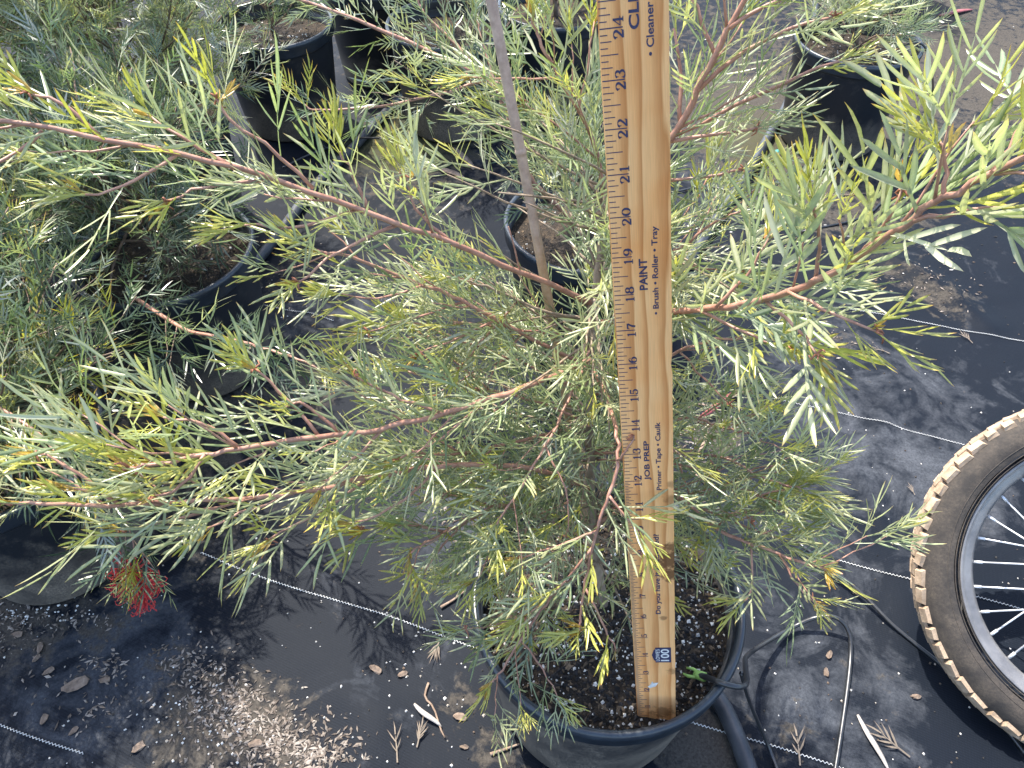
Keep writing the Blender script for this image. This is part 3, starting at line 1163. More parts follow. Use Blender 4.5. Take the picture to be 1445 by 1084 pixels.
BR = [
    # path, r0, r1, spacing, size, tone, twigs, front
    ('b1', [(838, 430, .64), (765, 395, .60), (600, 330, .53), (400, 258, .48), (200, 205, .44), (0, 172, .41), (-90, 158, .40)], .0034, .0014, .0085, 1.0, tone_big,
     [[(442, 266, .49), (390, 215, .475), (332, 172, .46), (305, 140, .455)], [(330, 238, .465), (270, 202, .455), (212, 165, .45)], [(372, 255, .475), (300, 262, .465), (235, 285, .46)],
      [(500, 298, .505), (420, 320, .49), (340, 318, .48)], [(560, 318, .52), (470, 360, .50), (420, 400, .49)], [(60, 185, .42), (0, 230, .41), (-60, 250, .40)], [(140, 192, .43), (90, 150, .42), (40, 130, .415)],
      [(250, 218, .45), (180, 260, .44), (120, 275, .435)], [(640, 345, .545), (590, 300, .53), (570, 250, .52)], [(520, 300, .51), (500, 250, .50), (480, 215, .49)]], False),
    ('b1b', [(838, 520, .66), (745, 476, .62), (656, 426, .58), (593, 400, .56), (507, 367, .53), (440, 352, .515)], .0026, .0011, .009, .95, tone_big,
     [[(656, 426, .58), (580, 450, .56), (520, 470, .55)], [(600, 402, .56), (540, 420, .55), (480, 415, .54)], [(700, 452, .60), (640, 480, .585), (590, 500, .575)]], False),
    ('b2', [(833, 508, .63), (742, 546, .58), (643, 576, .55), (540, 606, .52), (420, 620, .48), (320, 636, .46), (235, 652, .45), (185, 660, .445)], .0034, .0013, .0085, 1.0, tone_big,
     [[(620, 582, .54), (560, 560, .525), (500, 532, .515)], [(540, 606, .52), (490, 655, .51), (450, 690, .50)], [(450, 616, .49), (400, 560, .48), (360, 520, .47)], [(340, 633, .465), (290, 600, .455), (230, 590, .45)],
      [(690, 560, .565), (620, 620, .55), (560, 650, .54)], [(480, 612, .50), (430, 570, .49), (400, 575, .485)], [(290, 640, .455), (250, 690, .45), (210, 700, .445)]], False),
    ('b3', [(832, 690, .70), (750, 662, .63), (650, 657, .58), (560, 667, .55), (450, 690, .51), (350, 703, .49), (200, 712, .46), (80, 712, .44), (5, 708, .43)], .0032, .0012, .0085, 1.0, tone_big,
     [[(350, 703, .49), (260, 730, .475), (170, 748, .465)], [(240, 712, .465), (160, 695, .455), (105, 690, .45)], [(170, 712, .455), (100, 662, .445), (50, 640, .44)], [(420, 694, .505), (350, 722, .495), (290, 745, .49)],
      [(520, 675, .54), (440, 730, .525), (380, 760, .52)], [(620, 658, .57), (560, 710, .555), (500, 740, .545)], [(300, 707, .48), (260, 670, .47), (230, 650, .465)]], False),
    ('b4', [(850, 455, .62), (945, 441, .55), (1050, 430, .48), (1150, 398, .41), (1250, 335, .35), (1330, 280, .315), (1445, 225, .285), (1520, 200, .27)], .0036, .0013, .0088, 1.0, tone_wide,
     [[(1112, 412, .43), (1150, 430, .41), (1195, 455, .39), (1240, 466, .38)], [(1150, 398, .41), (1156, 340, .39), (1148, 285, .375)], [(1195, 375, .385), (1240, 330, .36), (1275, 265, .345)],
      [(1330, 282, .315), (1336, 235, .31), (1330, 200, .305)], [(1010, 434, .50), (1060, 380, .48), (1085, 335, .47)], [(1290, 312, .33), (1360, 300, .315), (1420, 290, .305)],
      [(985, 437, .52), (1050, 470, .50), (1110, 490, .48)], [(1400, 245, .295), (1440, 180, .29), (1460, 120, .285)], [(1080, 424, .46), (1130, 470, .44), (1150, 500, .43)]], False),
    ('b5', [(858, 330, .625), (945, 200, .56), (1000, 95, .52), (1050, 0, .49), (1080, -60, .475)], .0040, .0018, .009, .95, tone_small,
     [[(985, 128, .53), (1060, 65, .51), (1130, 35, .495), (1180, 22, .49)], [(950, 192, .56), (1050, 145, .53), (1120, 110, .51), (1185, 88, .50)], [(1010, 80, .515), (985, 20, .505), (970, -30, .50)],
      [(960, 175, .55), (960, 100, .54), (950, 40, .53)], [(945, 200, .56), (1010, 190, .545), (1070, 180, .535)], [(1030, 40, .50), (1090, 5, .49), (1140, -10, .485)], [(900, 262, .59), (985, 250, .57), (1050, 240, .56)]], False),
    ('b6', [(852, 300, .635), (842, 212, .62), (800, 130, .60), (765, 65, .585), (748, 15, .575)], .0028, .0012, .008, .95, tone_big,
     [[(845, 225, .62), (790, 180, .61), (740, 150, .60)], [(815, 160, .605), (830, 90, .59), (838, 30, .58)], 
      [(790, 110, .60), (720, 110, .59), (660, 110, .58)]], False),
    ('b7', [(838, 745, .745), (930, 690, .67), (1010, 745, .645), (1080, 775, .62), (1140, 797, .60), (1165, 803, .595)], .0026, .0011, .009, .95, tone_small,
     [[(1010, 745, .645), (1070, 700, .63), (1120, 690, .62)], [(1060, 768, .63), (1060, 830, .63), (1050, 850, .63)], [(1100, 783, .615), (1130, 830, .605), (1150, 850, .60)], [(960, 705, .66), (1040, 680, .64), (1100, 665, .63)]], False),
    ('b8', [(833, 640, .71), (960, 592, .655), (1010, 600, .64), (1052, 612, .625), (1075, 612, .62)], .0018, .0009, .010, .9, tone_small,
     [[(980, 594, .65), (1030, 560, .635), (1060, 550, .63)]], False),
    ('b9', [(838, 520, .645), (862, 575, .58), (872, 640, .556), (862, 690, .558), (848, 730, .564), (832, 790, .580), (820, 860, .595), (817, 890, .60)], .0022, .0011, .011, .95, tone_big,
     [[(871, 650, .553), (885, 632, .540), (897, 615, .535)], [(860, 700, .557), (888, 735, .556), (908, 755, .558)], [(838, 770, .575), (790, 830, .59), (740, 870, .60)], [(826, 830, .588), (850, 880, .60), (870, 920, .61)],
      [(842, 750, .568), (790, 770, .57), (730, 790, .575)]], True),
    ('b10', [(838, 800, .765), (790, 830, .70), (750, 880, .67), (708, 945, .655), (690, 968, .65)], .0020, .0009, .010, .9, tone_small,
     [[(760, 865, .675), (700, 880, .66), (660, 890, .65)], [(735, 905, .665), (770, 950, .66), (790, 990, .665)]], False),
    ('b11', [(838, 765, .755), (720, 715, .67), (655, 738, .625), (600, 765, .595), (575, 785, .585)], .0022, .0010, .009, .95, tone_big,
     [[(655, 738, .625), (610, 790, .61), (590, 830, .60)], [(690, 722, .65), (690, 780, .64), (670, 820, .635)], [(630, 750, .61), (560, 740, .59), (510, 750, .58)]], False),
    ('b12', [(834, 560, .68), (950, 500, .63), (1010, 480, .61), (1060, 478, .60)], .0022, .0010, .009, .92, tone_small,
     [[(960, 498, .625), (1000, 540, .615), (1030, 570, .61)]], False),
    ('b13', [(836, 640, .705), (960, 640, .66), (1030, 650, .64), (1090, 680, .625), (1130, 690, .615)], .0020, .0009, .009, .92, tone_small,
     [[(1000, 645, .65), (1040, 700, .64), (1060, 740, .635)]], False),
    ('b14', [(840, 420, .645), (930, 370, .61), (1000, 320, .59), (1060, 290, .575)], .0022, .0010, .0085, .95, tone_small,
     [[(940, 365, .605), (1000, 380, .59), (1050, 385, .58)], [(900, 390, .62), (970, 300, .60), (1000, 250, .59)]], False),
    ('b15', [(836, 600, .69), (740, 620, .64), (650, 640, .61), (570, 640, .59), (520, 650, .58)], .0022, .0010, .009, .92, tone_small,
     [[(700, 628, .625), (640, 690, .61), (600, 710, .605)], [(650, 640, .61), (590, 600, .595), (540, 560, .585)]], False),
    ('b16', [(840, 450, .65), (770, 440, .62), (700, 410, .60), (630, 390, .59)], .0020, .0010, .009, .92, tone_small, [[(730, 425, .61), (680, 480, .60), (650, 520, .595)]], False),
    ('b17', [(838, 700, .735), (780, 690, .68), (720, 700, .65), (680, 690, .64)], .0018, .0009, .009, .90, tone_small, [[(750, 695, .665), (740, 760, .66), (720, 790, .655)]], False),
    ('b18', [(838, 480, .655), (790, 590, .60), (740, 680, .58), (700, 740, .575)], .0018, .0009, .009, .90, tone_small, [[(770, 630, .59), (800, 700, .59), (800, 760, .60)]], False),
    ('b19', [(836, 600, .69), (750, 565, .655), (660, 545, .635), (575, 525, .62)], .0018, .0009, .0085, .9, tone_small, [[(720, 558, .65), (670, 610, .64), (620, 640, .63)], [(690, 550, .64), (630, 500, .63), (590, 470, .62)]], False),
    ('b20', [(836, 560, .68), (745, 515, .65), (650, 480, .63), (570, 450, .62)], .0018, .0009, .0085, .9, tone_small, [[(720, 505, .645), (660, 530, .635), (610, 560, .63)], [(680, 490, .64), (620, 440, .63), (560, 410, .62)]], False),
    ('b21', [(837, 690, .735), (760, 725, .69), (680, 710, .655), (600, 690, .63), (540, 690, .62)], .0018, .0009, .0085, .9, tone_small, [[(720, 718, .67), (670, 760, .66), (640, 790, .655)], [(660, 705, .65), (600, 650, .635), (560, 620, .63)]], False),
    ('b22', [(838, 730, .745), (920, 700, .68), (1000, 722, .655), (1065, 748, .64), (1105, 762, .635)], .0018, .0009, .0080, .9, tone_small, [[(960, 708, .665), (1020, 690, .65), (1080, 700, .64)], [(1020, 730, .65), (1070, 720, .645), (1120, 725, .64)]], False),
    ('b23', [(836, 650, .715), (930, 650, .675), (1010, 672, .655), (1080, 705, .64), (1125, 720, .635)], .0018, .0009, .0080, .9, tone_small, [[(960, 658, .67), (980, 720, .66), (1000, 770, .655)], [(1030, 682, .65), (1070, 660, .645), (1110, 660, .64)]], False),
    ('b24', [(838, 470, .655), (770, 470, .63), (700, 460, .615), (640, 455, .605)], .0018, .0009, .0085, .9, tone_small, [[(740, 466, .62), (700, 520, .615), (680, 560, .61)]], False),
    ('b25', [(838, 780, .76), (780, 770, .71), (720, 790, .68), (690, 820, .67)], .0018, .0009, .0090, .85, tone_small, [[(750, 778, .695), (760, 830, .69), (770, 870, .69)]], False),
]
for nm, path, r0, r1, sp_, sz, tf, twigs, fr in BR:
    br, sp = main.stem('branch', [P(*t) for t in path], r0 * .74, r1 * .8, M_bark_old if nm in ('b16', 'b17') else M_bark_young, main.root)
    big = nm in ('b1', 'b1b', 'b2', 'b3', 'b4')
    main.leafy(sp, br, tf, sp_ * (1.15 if nm == 'b4' else (1.6 if big else 1.2)), sz * (.98 if nm != 'b4' else 1.0), 0.10 if not fr else .05, fr, tipn=5, tipkey=['tip', 'big_young', 'tip'] if big or fr or nm in ('b6', 'b7', 'b10', 'b11') else ['small_light', 'small_young'])
    if nm in ('b1', 'b2', 'b3', 'b4'):
        main.bud(sp[-1], sp[-1] - sp[-2], br)
    for it, tw in enumerate(twigs):
        ff = fr and it < 2
        o, s2 = main.stem('twig', [P(*t) for t in tw], r1 * .95, r1 * .5, M_bark_young, br, 8, 6)
        tf2 = (lambda f: (lambda t, q: f(.45 + .6 * t, q)))(tf)
        main.leafy(s2, br, tf2, sp_ * (1.05 if nm == 'b4' else (1.5 if big else 1.15)), sz * (.9 if nm != 'b4' else .95), 0.12, ff, tipn=4, tipkey=['tip', 'big_young', 'small_young'] if big or fr or nm in ('b6', 'b7', 'b11') else ['small_light', 'small_young', 'small_light'])
        if it % 2 == 0:
            main.bud(s2[-1], s2[-1] - s2[-2], br, .7)
    # extra fine side twigs all along
    q = main.q
    for k in range(3, len(sp) - 2, 4):
        if k / len(sp) < .2 or fr:
            continue
        tg = (sp[k + 1] - sp[k - 1]).normalized()
        rd = tg.cross(Vector((q.gauss(0, 1), q.gauss(0, 1), q.gauss(0, 1)))).normalized()
        ln = q.uniform(.03, .055)
        d = (tg * .8 + rd * .7 + UP * .2).normalized()
        s3 = [sp[k], sp[k] + d * ln * .5 + UP * .002, sp[k] + d * ln + UP * .006]
        o, s3 = main.stem('twig', s3, r1 * .6, r1 * .35, M_bark_young, br, 5, 5)
        main.leafy(s3, br, tf, .014, sz * .82, 0.3, fr, tipn=2, tipkey=['small_young', 'small_light'])
# inner older shoots around the trunk
q = main.q
for i in range(96):
    k = q.randrange(4, 33)
    p0 = trunk_sp[k]
    an = q.uniform(0, 6.283)
    d = Vector((math.cos(an), math.sin(an), q.uniform(-.15, .6))).normalized()
    ln = q.uniform(.06, .15)
    pts = [p0, p0 + d * ln * .5 + UP * .01, p0 + d * ln + UP * q.uniform(-.01, .03)]
    o, s3 = main.stem('branch', pts, .0013, .0006, M_bark_old, main.root, 7, 5)
    main.leafy(s3, o, tone_small, .012, .92, .15, False, tipn=2, tipkey=['small_young', 'small_light'])
n_main = main.finish(300)

# ------------------------------------------------------------------ shrubs behind
def far_tones(ws):
    names = list(ws)

    def f(t, q):
        r = q.random() * sum(ws.values())
        for k in names:
            r -= ws[k]
            if r <= 0:
                return 'far_' + k
        return 'far_' + names[-1]
    return f


def far_shrub(pot, label, height, spread, nb, seed, tones, lean=(0, 0), paths=(), size=1.0, spacing=.0108, parts=30, low=False, twn=4):
    x, y, _ = POTS[pot]
    s = Shrub('needle_leaf_shrub', (x, y, SOIL_Z), label, seed)
    q = s.q
    tf = far_tones(tones)
    base = Vector((x, y, SOIL_Z - .002))
    topv = base + Vector((lean[0], lean[1], height * .55))
    tk, tsp = s.stem('trunk', [base, base.lerp(topv, .5) + Vector((q.uniform(-.01, .01), q.uniform(-.01, .01), 0)), topv], .006, .002, M_bark_far, s.root, 14, 7)
    for i in range(nb):
        k = int(q.uniform(.12, .95) * 13)
        p0 = tsp[k]
        an = i * 2.4 + q.uniform(-.4, .4)
        out = spread * q.uniform(.6, 1.1)
        rise = height * q.uniform(.12, .55) * (1.2 - .4 * k / 13) - (0.10 if low and q.random() < .4 else 0)
        e = p0 + Vector((math.cos(an) * out, math.sin(an) * out, rise))
        m = p0.lerp(e, .5) + Vector((q.uniform(-.02, .02), q.uniform(-.02, .02), q.uniform(-.01, .02)))
        br, sp = s.stem('branch', [p0, m, e], .0024, .0009, M_bark_far, s.root, 12, 5)
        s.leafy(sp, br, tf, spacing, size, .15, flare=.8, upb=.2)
        for t in range(twn):
            kk = q.randrange(3, 10)
            tg = (sp[kk + 1] - sp[kk]).normalized()
            rd = tg.cross(Vector((q.gauss(0, 1), q.gauss(0, 1), q.gauss(0, 1)))).normalized()
            ln = q.uniform(.05, .10)
            d = (tg * .7 + rd * .8 + UP * .15).normalized()
            o, s3 = s.stem('twig', [sp[kk], sp[kk] + d * ln * .5, sp[kk] + d * ln + UP * .008], .001, .0005, M_bark_far, br, 6, 4)
            s.leafy(s3, br, tf, spacing, size * .95, .1, upb=.2)
    for pth, r0 in paths:
        br, sp = s.stem('branch', [P(*t) for t in pth], r0, r0 * .35, M_bark_young, s.root, 20, 6)
        s.leafy(sp, br, tf, spacing * .8, size, .1, upb=.15, tipn=4, tipkey=['far_young', 'far_light'])
        for t in range(max(4, twn)):
            kk = q.randrange(3, 17)
            tg = (sp[kk + 1] - sp[kk]).normalized()
            rd = tg.cross(Vector((q.gauss(0, 1), q.gauss(0, 1), q.gauss(0, 1)))).normalized()
            d = (tg * .8 + rd * .7).normalized()
            ln = q.uniform(.05, .10)
            o, s3 = s.stem('twig', [sp[kk], sp[kk] + d * ln * .5, sp[kk] + d * ln], .001, .0005, M_bark_far, br, 6, 4)
            s.leafy(s3, br, tf, spacing, size * .95, .1, upb=.15)
    s.finish(parts)
    return s


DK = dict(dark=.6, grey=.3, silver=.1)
MX = dict(silver=.5, grey=.25, dark=.1, light=.15)
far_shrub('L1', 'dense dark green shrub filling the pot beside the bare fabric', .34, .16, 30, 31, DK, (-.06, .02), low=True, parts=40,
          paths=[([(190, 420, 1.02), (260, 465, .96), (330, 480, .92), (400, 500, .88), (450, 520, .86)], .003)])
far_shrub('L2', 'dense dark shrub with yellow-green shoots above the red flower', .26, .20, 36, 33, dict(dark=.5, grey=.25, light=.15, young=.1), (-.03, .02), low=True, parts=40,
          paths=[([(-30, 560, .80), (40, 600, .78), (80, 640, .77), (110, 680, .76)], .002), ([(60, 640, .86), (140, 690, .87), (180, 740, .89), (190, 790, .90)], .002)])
far_shrub('A', 'tall silvery shrub spreading over the pots of the row', .54, .25, 46, 35, MX, (-.05, -.03), parts=40)
far_shrub('B', 'tall hazy silvery shrub with brown stems at the outer row', .60, .27, 46, 37, dict(silver=.6, grey=.2, light=.2), (.02, 0), parts=30)
far_shrub('D', 'wide green shrub with pale tips standing outside the dark shrub', .48, .27, 44, 39, dict(silver=.35, dark=.25, light=.25, young=.15), (.02, -.03), parts=40)
far_shrub('T1', 'small dim brownish-green shrub in the open pot', .16, .09, 9, 41, dict(dark=.8, grey=.2), parts=10, twn=2)
far_shrub('T2', 'silvery shrub rising behind the back row pots', .36, .16, 12, 43, MX, parts=15, twn=3)
far_shrub('T3', 'bushy silvery shrub catching white glints behind the bamboo stake', .34, .15, 16, 45, dict(silver=.7, grey=.3), parts=30, twn=3)
far_shrub('C', 'leaning silver-green shrub reaching sideways past the bamboo stake', .18, .07, 6, 47, MX, (-.05, .03), parts=40, twn=3,
          paths=[([(836, 352, 1.20), (800, 305, 1.14), (745, 246, 1.08), (705, 130, 1.02), (620, 80, 1.00), (520, 35, .98), (440, 5, .97), (390, -12, .96)], .0042),
                 ([(745, 246, 1.08), (710, 122, 1.04), (620, 133, 1.02), (530, 152, 1.0), (450, 156, .99), (430, 148, .985)], .0030),
                 ([(705, 130, 1.03), (640, 60, 1.03), (600, 20, 1.03), (580, -20, 1.03)], .0028), ([(720, 180, 1.05), (690, 90, 1.06), (670, 20, 1.06)], .0026)])
far_shrub('C2', 'grey-green shrub rising behind the measuring stick', .42, .18, 14, 49, dict(silver=.5, grey=.4, light=.1), parts=15, twn=3)
far_shrub('R1', 'small silvery shrub in the pot on grey dirt', .20, .11, 12, 51, dict(silver=.7, grey=.3), parts=25, twn=3)
far_shrub('R2', 'little far shrub in the pot near the reddish stick', .22, .12, 8, 53, dict(silver=.5, dark=.5), parts=6, twn=2)

# red flower hanging from the dark shrub, drawn as curled styles
fl_c = P(183, 825, .93)
fq = random.Random(5)
mb = MB()
for i in range(190):
    t = i / 190
    ax = fl_c + Vector((0.010 * math.sin(t * 3), 0, 0.040 - 0.085 * t))
    an = fq.uniform(0, 6.283)
    d = Vector((math.cos(an), math.sin(an), fq.uniform(-.5, .4)))
    ln = fq.uniform(.014, .027) * (0.75 + .5 * math.sin(t * 3))
    e = Vector((-d.y, d.x, 0.4)) * fq.uniform(-.5, .5)
    pts = [ax, ax + d * ln * .5 + e * ln * .2, ax + d * ln * .9 + e * ln * .7, ax + d * ln * .85 + e * ln * 1.2 + Vector((0, 0, .003))]
    V, F = tube(spline(pts, 6), [.0006, .0007, .0007, .0006, .0005, .0007], 4)
    mb.add(V, F)
shr_l2 = [o for o in bpy.data.objects if o.get('label', '').startswith('dense dark shrub with yellow')][0]
fl = mb.put('flower', M_flower, shr_l2, at=tuple(fl_c))
fl['label'] = 'red curly-styled flower spike hanging low'
V, F = tube(spline([P(170, 735, .90), P(178, 765, .915), fl_c + Vector((0, 0, .035)), fl_c + Vector((0, 0, -.03))], 10), .0013, 6)
put('flower_stalk', V, F, M_bark_far, shr_l2, at=tuple(fl_c))

# ------------------------------------------------------------------ wooden ruler
ruler = empty('wooden_ruler', (0, 0, 0))
ruler.matrix_basis = R_M
tag(ruler, 'pale pine paint-stick ruler with navy inch marks standing in the pot', 'ruler')
TH = 0.005
L0, L1 = -0.003, 27.6 * INCH
mb = MB()
bv = 0.0006
nL = 90
Vb, Fb = [], []
sec = [(0, -bv), (bv, 0), (RW - bv, 0), (RW, -bv), (RW, -TH + bv), (RW - bv, -TH), (bv, -TH), (0, -TH + bv)]
rq = random.Random(2)
for i in range(nL + 1):
    y = L0 + (L1 - L0) * i / nL
    jl = 0.00012 * mnoise.noise(Vector((0, y * 90, 1)))
    jr = 0.0003 * mnoise.noise(Vector((3, y * 70, 1))) - (0.0008 if abs(y - 15.85 * INCH) < .004 else 0)
    for (x, z) in sec:
        Vb.append((x + (jl if x < RW / 2 else jr), y, z))
for i in range(nL):
    for k in range(8):
        k2 = (k + 1) % 8
        Fb.append((i * 8 + k, i * 8 + k2, (i + 1) * 8 + k2, (i + 1) * 8 + k))
Fb.append(tuple(range(7, -1, -1)))
Fb.append(tuple(nL * 8 + k for k in range(8)))
board = bpy.data.objects.new('board', mesh('board', Vb, Fb, M_wood, False))
COL.objects.link(board)
board.parent = ruler


def rplate(name, polys, mat, z=0.00012):
    """flat print on the ruler face: polygons in ruler coordinates"""
    V, F = [], []
    for pl in polys:
        o = len(V)
        V += [(x, y, z) for x, y in pl]
        F.append(tuple(range(o, o + len(pl))))
    ob = bpy.data.objects.new(name, mesh(name, V, F, mat, False))
    COL.objects.link(ob)
    ob.parent = ruler
    return ob


polys = []
s = 0.0
step = 1 / 16
for i in range(0, int(27.5 * 16) + 1):
    s = i / 16
    if i % 2 and s > 12:
        continue
    ln = .35 if i % 16 == 0 else (.27 if i % 8 == 0 else (.18 if i % 4 == 0 else (.125 if i % 2 == 0 else .085)))
    if i == 0:
        continue
    th = .00030 if i % 16 == 0 else .00026
    y = s * INCH
    x0 = .018 * RW
    polys.append([(x0, y - th), (ln * RW, y - th), (ln * RW, y + th), (x0, y + th)])
rplate('tick_marks', polys, M_ink)

dg = None


def text_mesh(body, bold=0.0):
    cu = bpy.data.curves.new('lettering', 'FONT')
    cu.body = body
    cu.size = 1.0
    cu.offset = bold
    cu.resolution_u = 4
    o = bpy.data.objects.new('lettering_tmp', cu)
    COL.objects.link(o)
    d = bpy.context.evaluated_depsgraph_get()
    me = bpy.data.meshes.new_from_object(o.evaluated_get(d))
    bpy.data.objects.remove(o, do_unlink=True)
    return me


def rtext(name, body, x0, x1, y0, y1, mat, bold=0.0, z=0.00016, ref=None):
    """lettering reading up the board: cap height spans x0..x1 across, text runs y0..y1 along"""
    me = text_mesh(body, bold)
    n = len(me.vertices)
    a = np.empty(n * 3, dtype=np.float32)
    me.vertices.foreach_get('co', a)
    a = a.reshape(-1, 3)
    mn, mx = a.min(0), a.max(0)
    if ref:
        mr = text_mesh(ref, bold)
        b = np.empty(len(mr.vertices) * 3, dtype=np.float32)
        mr.vertices.foreach_get('co', b)
        b = b.reshape(-1, 3)
        lo, hi = b[:, 1].min(), b[:, 1].max()
        bpy.data.meshes.remove(mr)
    else:
        lo, hi = mn[1], mx[1]
    tx = (a[:, 0] - mn[0]) / (mx[0] - mn[0])
    ty = (a[:, 1] - lo) / (hi - lo)
    out = np.stack([x1 - (x1 - x0) * ty, y0 + (y1 - y0) * tx, np.full(n, z)], -1)
    me.vertices.foreach_set('co', out.astype(np.float32).ravel())
    me.update()
    me.materials.append(mat)
    # all glyph faces look up from the board
    if len(me.polygons) and me.polygons[0].normal.z < 0:
        me.flip_normals()
    o = bpy.data.objects.new(name, me)
    COL.objects.link(o)
    o.parent = ruler
    return o


# bold serif numerals: thick-and-thin glyphs drawn as stroked paths in a unit box (x right, y up)
def arc(cx, cy, rx, ry, a0, a1, n=10):
    return [(cx + rx * math.cos(R(a0 + (a1 - a0) * i / n)), cy + ry * math.sin(R(a0 + (a1 - a0) * i / n))) for i in range(n + 1)]


GL = {
    '0': [(arc(.5, .5, .34, .42, 0, 360, 24), 'v')],
    '1': [([(.5, .02), (.5, .96)], 'T'), ([(.28, .80), (.5, .93)], 't'), ([(.24, .03), (.76, .03)], 't')],
    '2': [(arc(.46, .70, .30, .24, 170, -40, 12) + [(.50, .34), (.20, .07)], 'v'), ([(.18, .08), (.80, .08)], 'T2'), ([(.80, .06), (.84, .24)], 't'), ([(.19, .68), (.25, .70)], 'D')],
    '3': [(arc(.45, .73, .28, .21, 160, -80, 12), 'v'), (arc(.44, .29, .33, .25, 85, -160, 14), 'v'), ([(.20, .74), (.24, .75)], 'D'), ([(.16, .27), (.20, .26)], 'D')],
    '4': [([(.62, .03), (.62, .95)], 'T'), ([(.60, .92), (.12, .30), (.88, .30)], 't'), ([(.42, .03), (.84, .03)], 't')],
    '5': [([(.24, .92), (.78, .92)], 'T2'), ([(.26, .92), (.24, .52)], 't'), (arc(.46, .33, .32, .28, 130, -160, 16), 'v'), ([(.18, .24), (.22, .23)], 'D')],
    '6': [(arc(.50, .32, .31, .28, 0, 360, 22), 'v'), (arc(.62, .45, .44, .48, 180, 85, 10), 'v'), ([(.72, .80), (.75, .79)], 'D')],
    '7': [([(.16, .90), (.82, .90)], 'T2'), ([(.80, .88), (.52, .45), (.44, .04)], 'v'), ([(.17, .92), (.15, .70)], 't')],
    '8': [(arc(.5, .73, .26, .21, 0, 360, 20), 'v'), (arc(.5, .28, .33, .24, 0, 360, 22), 'v')],
    '9': [(arc(.50, .67, .31, .28, 0, 360, 22), 'v'), (arc(.38, .54, .44, .48, 0, -95, 10), 'v'), ([(.28, .19), (.25, .20)], 'D')],
}


def glyph_polys(ch):
    out = []
    for pts, kind in GL[ch]:
        n = len(pts)
        for i in range(n - 1):
            (xa, ya), (xb, yb) = pts[i], pts[i + 1]
            dx, dy = xb - xa, yb - ya
            l = math.hypot(dx, dy) or 1e-6
            nxn, nyn = -dy / l, dx / l
            if kind == 'T':
                w = .105
            elif kind == 'T2':
                w = .085
            elif kind == 't':
                w = .04
            elif kind == 'D':
                w = .10
            else:
                w = .035 + .085 * abs(dy / l) ** 1.3
            ex, ey = dx / l * .012, dy / l * .012
            out.append([(xa - ex + nxn * w, ya - ey + nyn * w), (xa - ex - nxn * w, ya - ey - nyn * w), (xb + ex - nxn * w, yb + ey - nyn * w), (xb + ex + nxn * w, yb + ey + nyn * w)])
    return out


def numeral(num):
    s = str(num)
    h = .155 * RW if num >= 10 else .135 * RW
    wd = .0056 if num >= 10 else .0050
    y = num * INCH
    xt = .205 * RW
    pl = []
    for k, ch in enumerate(s):
        if len(s) == 2:
            y0 = y - wd - .0003 if k == 0 else y + .0003
        else:
            y0 = y + .0004
        for g in glyph_polys(ch):
            pl.append([(xt + h * (1 - gy_), y0 + wd * gx_) for gx_, gy_ in g])
    # each stroke a hair higher than the last so that no two lie in one plane
    V, F = [], []
    for j, g in enumerate(pl):
        o = len(V)
        V += [(a, b, .00016 + j * 3e-6) for a, b in g]
        F.append((o, o + 1, o + 2, o + 3))
    ob = bpy.data.objects.new('numeral', mesh('numeral', V, F, M_ink, False))
    COL.objects.link(ob)
    ob.parent = ruler
    return ob


for num in range(1, 28):
    numeral(num)
W_ = RW
I_ = INCH
rtext('lettering', 'CLEAN', .435 * W_, .585 * W_, 23.93 * I_, 25.2 * I_, M_ink, .026)
rtext('lettering', '\u2022 Cleaner', .675 * W_, .785 * W_, 23.40 * I_, 24.40 * I_, M_ink, .020)
rtext('lettering', 'PAINT', .455 * W_, .595 * W_, 18.10 * I_, 18.93 * I_, M_ink, .026)
rtext('lettering', '\u2022 Brush \u2022 Roller \u2022 Tray', .675 * W_, .805 * W_, 17.40 * I_, 19.72 * I_, M_ink, .020)
rtext('lettering', 'JOB PREP', .42 * W_, .56 * W_, 12.02 * I_, 13.45 * I_, M_ink, .024)
rtext('lettering', '\u2022 Primer \u2022 Tape \u2022 Caulk', .655 * W_, .785 * W_, 11.45 * I_, 14.08 * I_, M_ink, .020)
rtext('lettering', 'Do you have it all covered?', .56 * W_, .71 * W_, 6.2 * I_, 9.86 * I_, M_ink, .024)
# house-shaped emblem
ya, yb = 3.66 * I_, 4.47 * I_
yc = (ya + yb) / 2
rplate('emblem', [[(.90 * W_, ya), (.90 * W_, yb), (.52 * W_, yb), (.52 * W_, yb - .0022), (.485 * W_, yb - .0032), (.435 * W_, yc), (.485 * W_, ya + .0032), (.52 * W_, ya + .0022), (.52 * W_, ya)]], M_ink, .00018)
rtext('lettering', "LOWE'S", .525 * W_, .625 * W_, ya + .0022, yb - .0022, M_white_ink, .012, .00030)
rtext('lettering', '100', .65 * W_, .855 * W_, ya + .0020, yb - .0020, M_white_ink, .02, .00030)
# a dab of pale dry leaf scrap stuck near the two-inch mark
rplate('paper_scrap', [[(.30 * W_, 2.28 * I_), (.36 * W_, 2.20 * I_), (.50 * W_, 2.30 * I_), (.58 * W_, 2.52 * I_), (.45 * W_, 2.50 * I_), (.42 * W_, 2.60 * I_), (.38 * W_, 2.42 * I_)]], M_perlite, .0003)

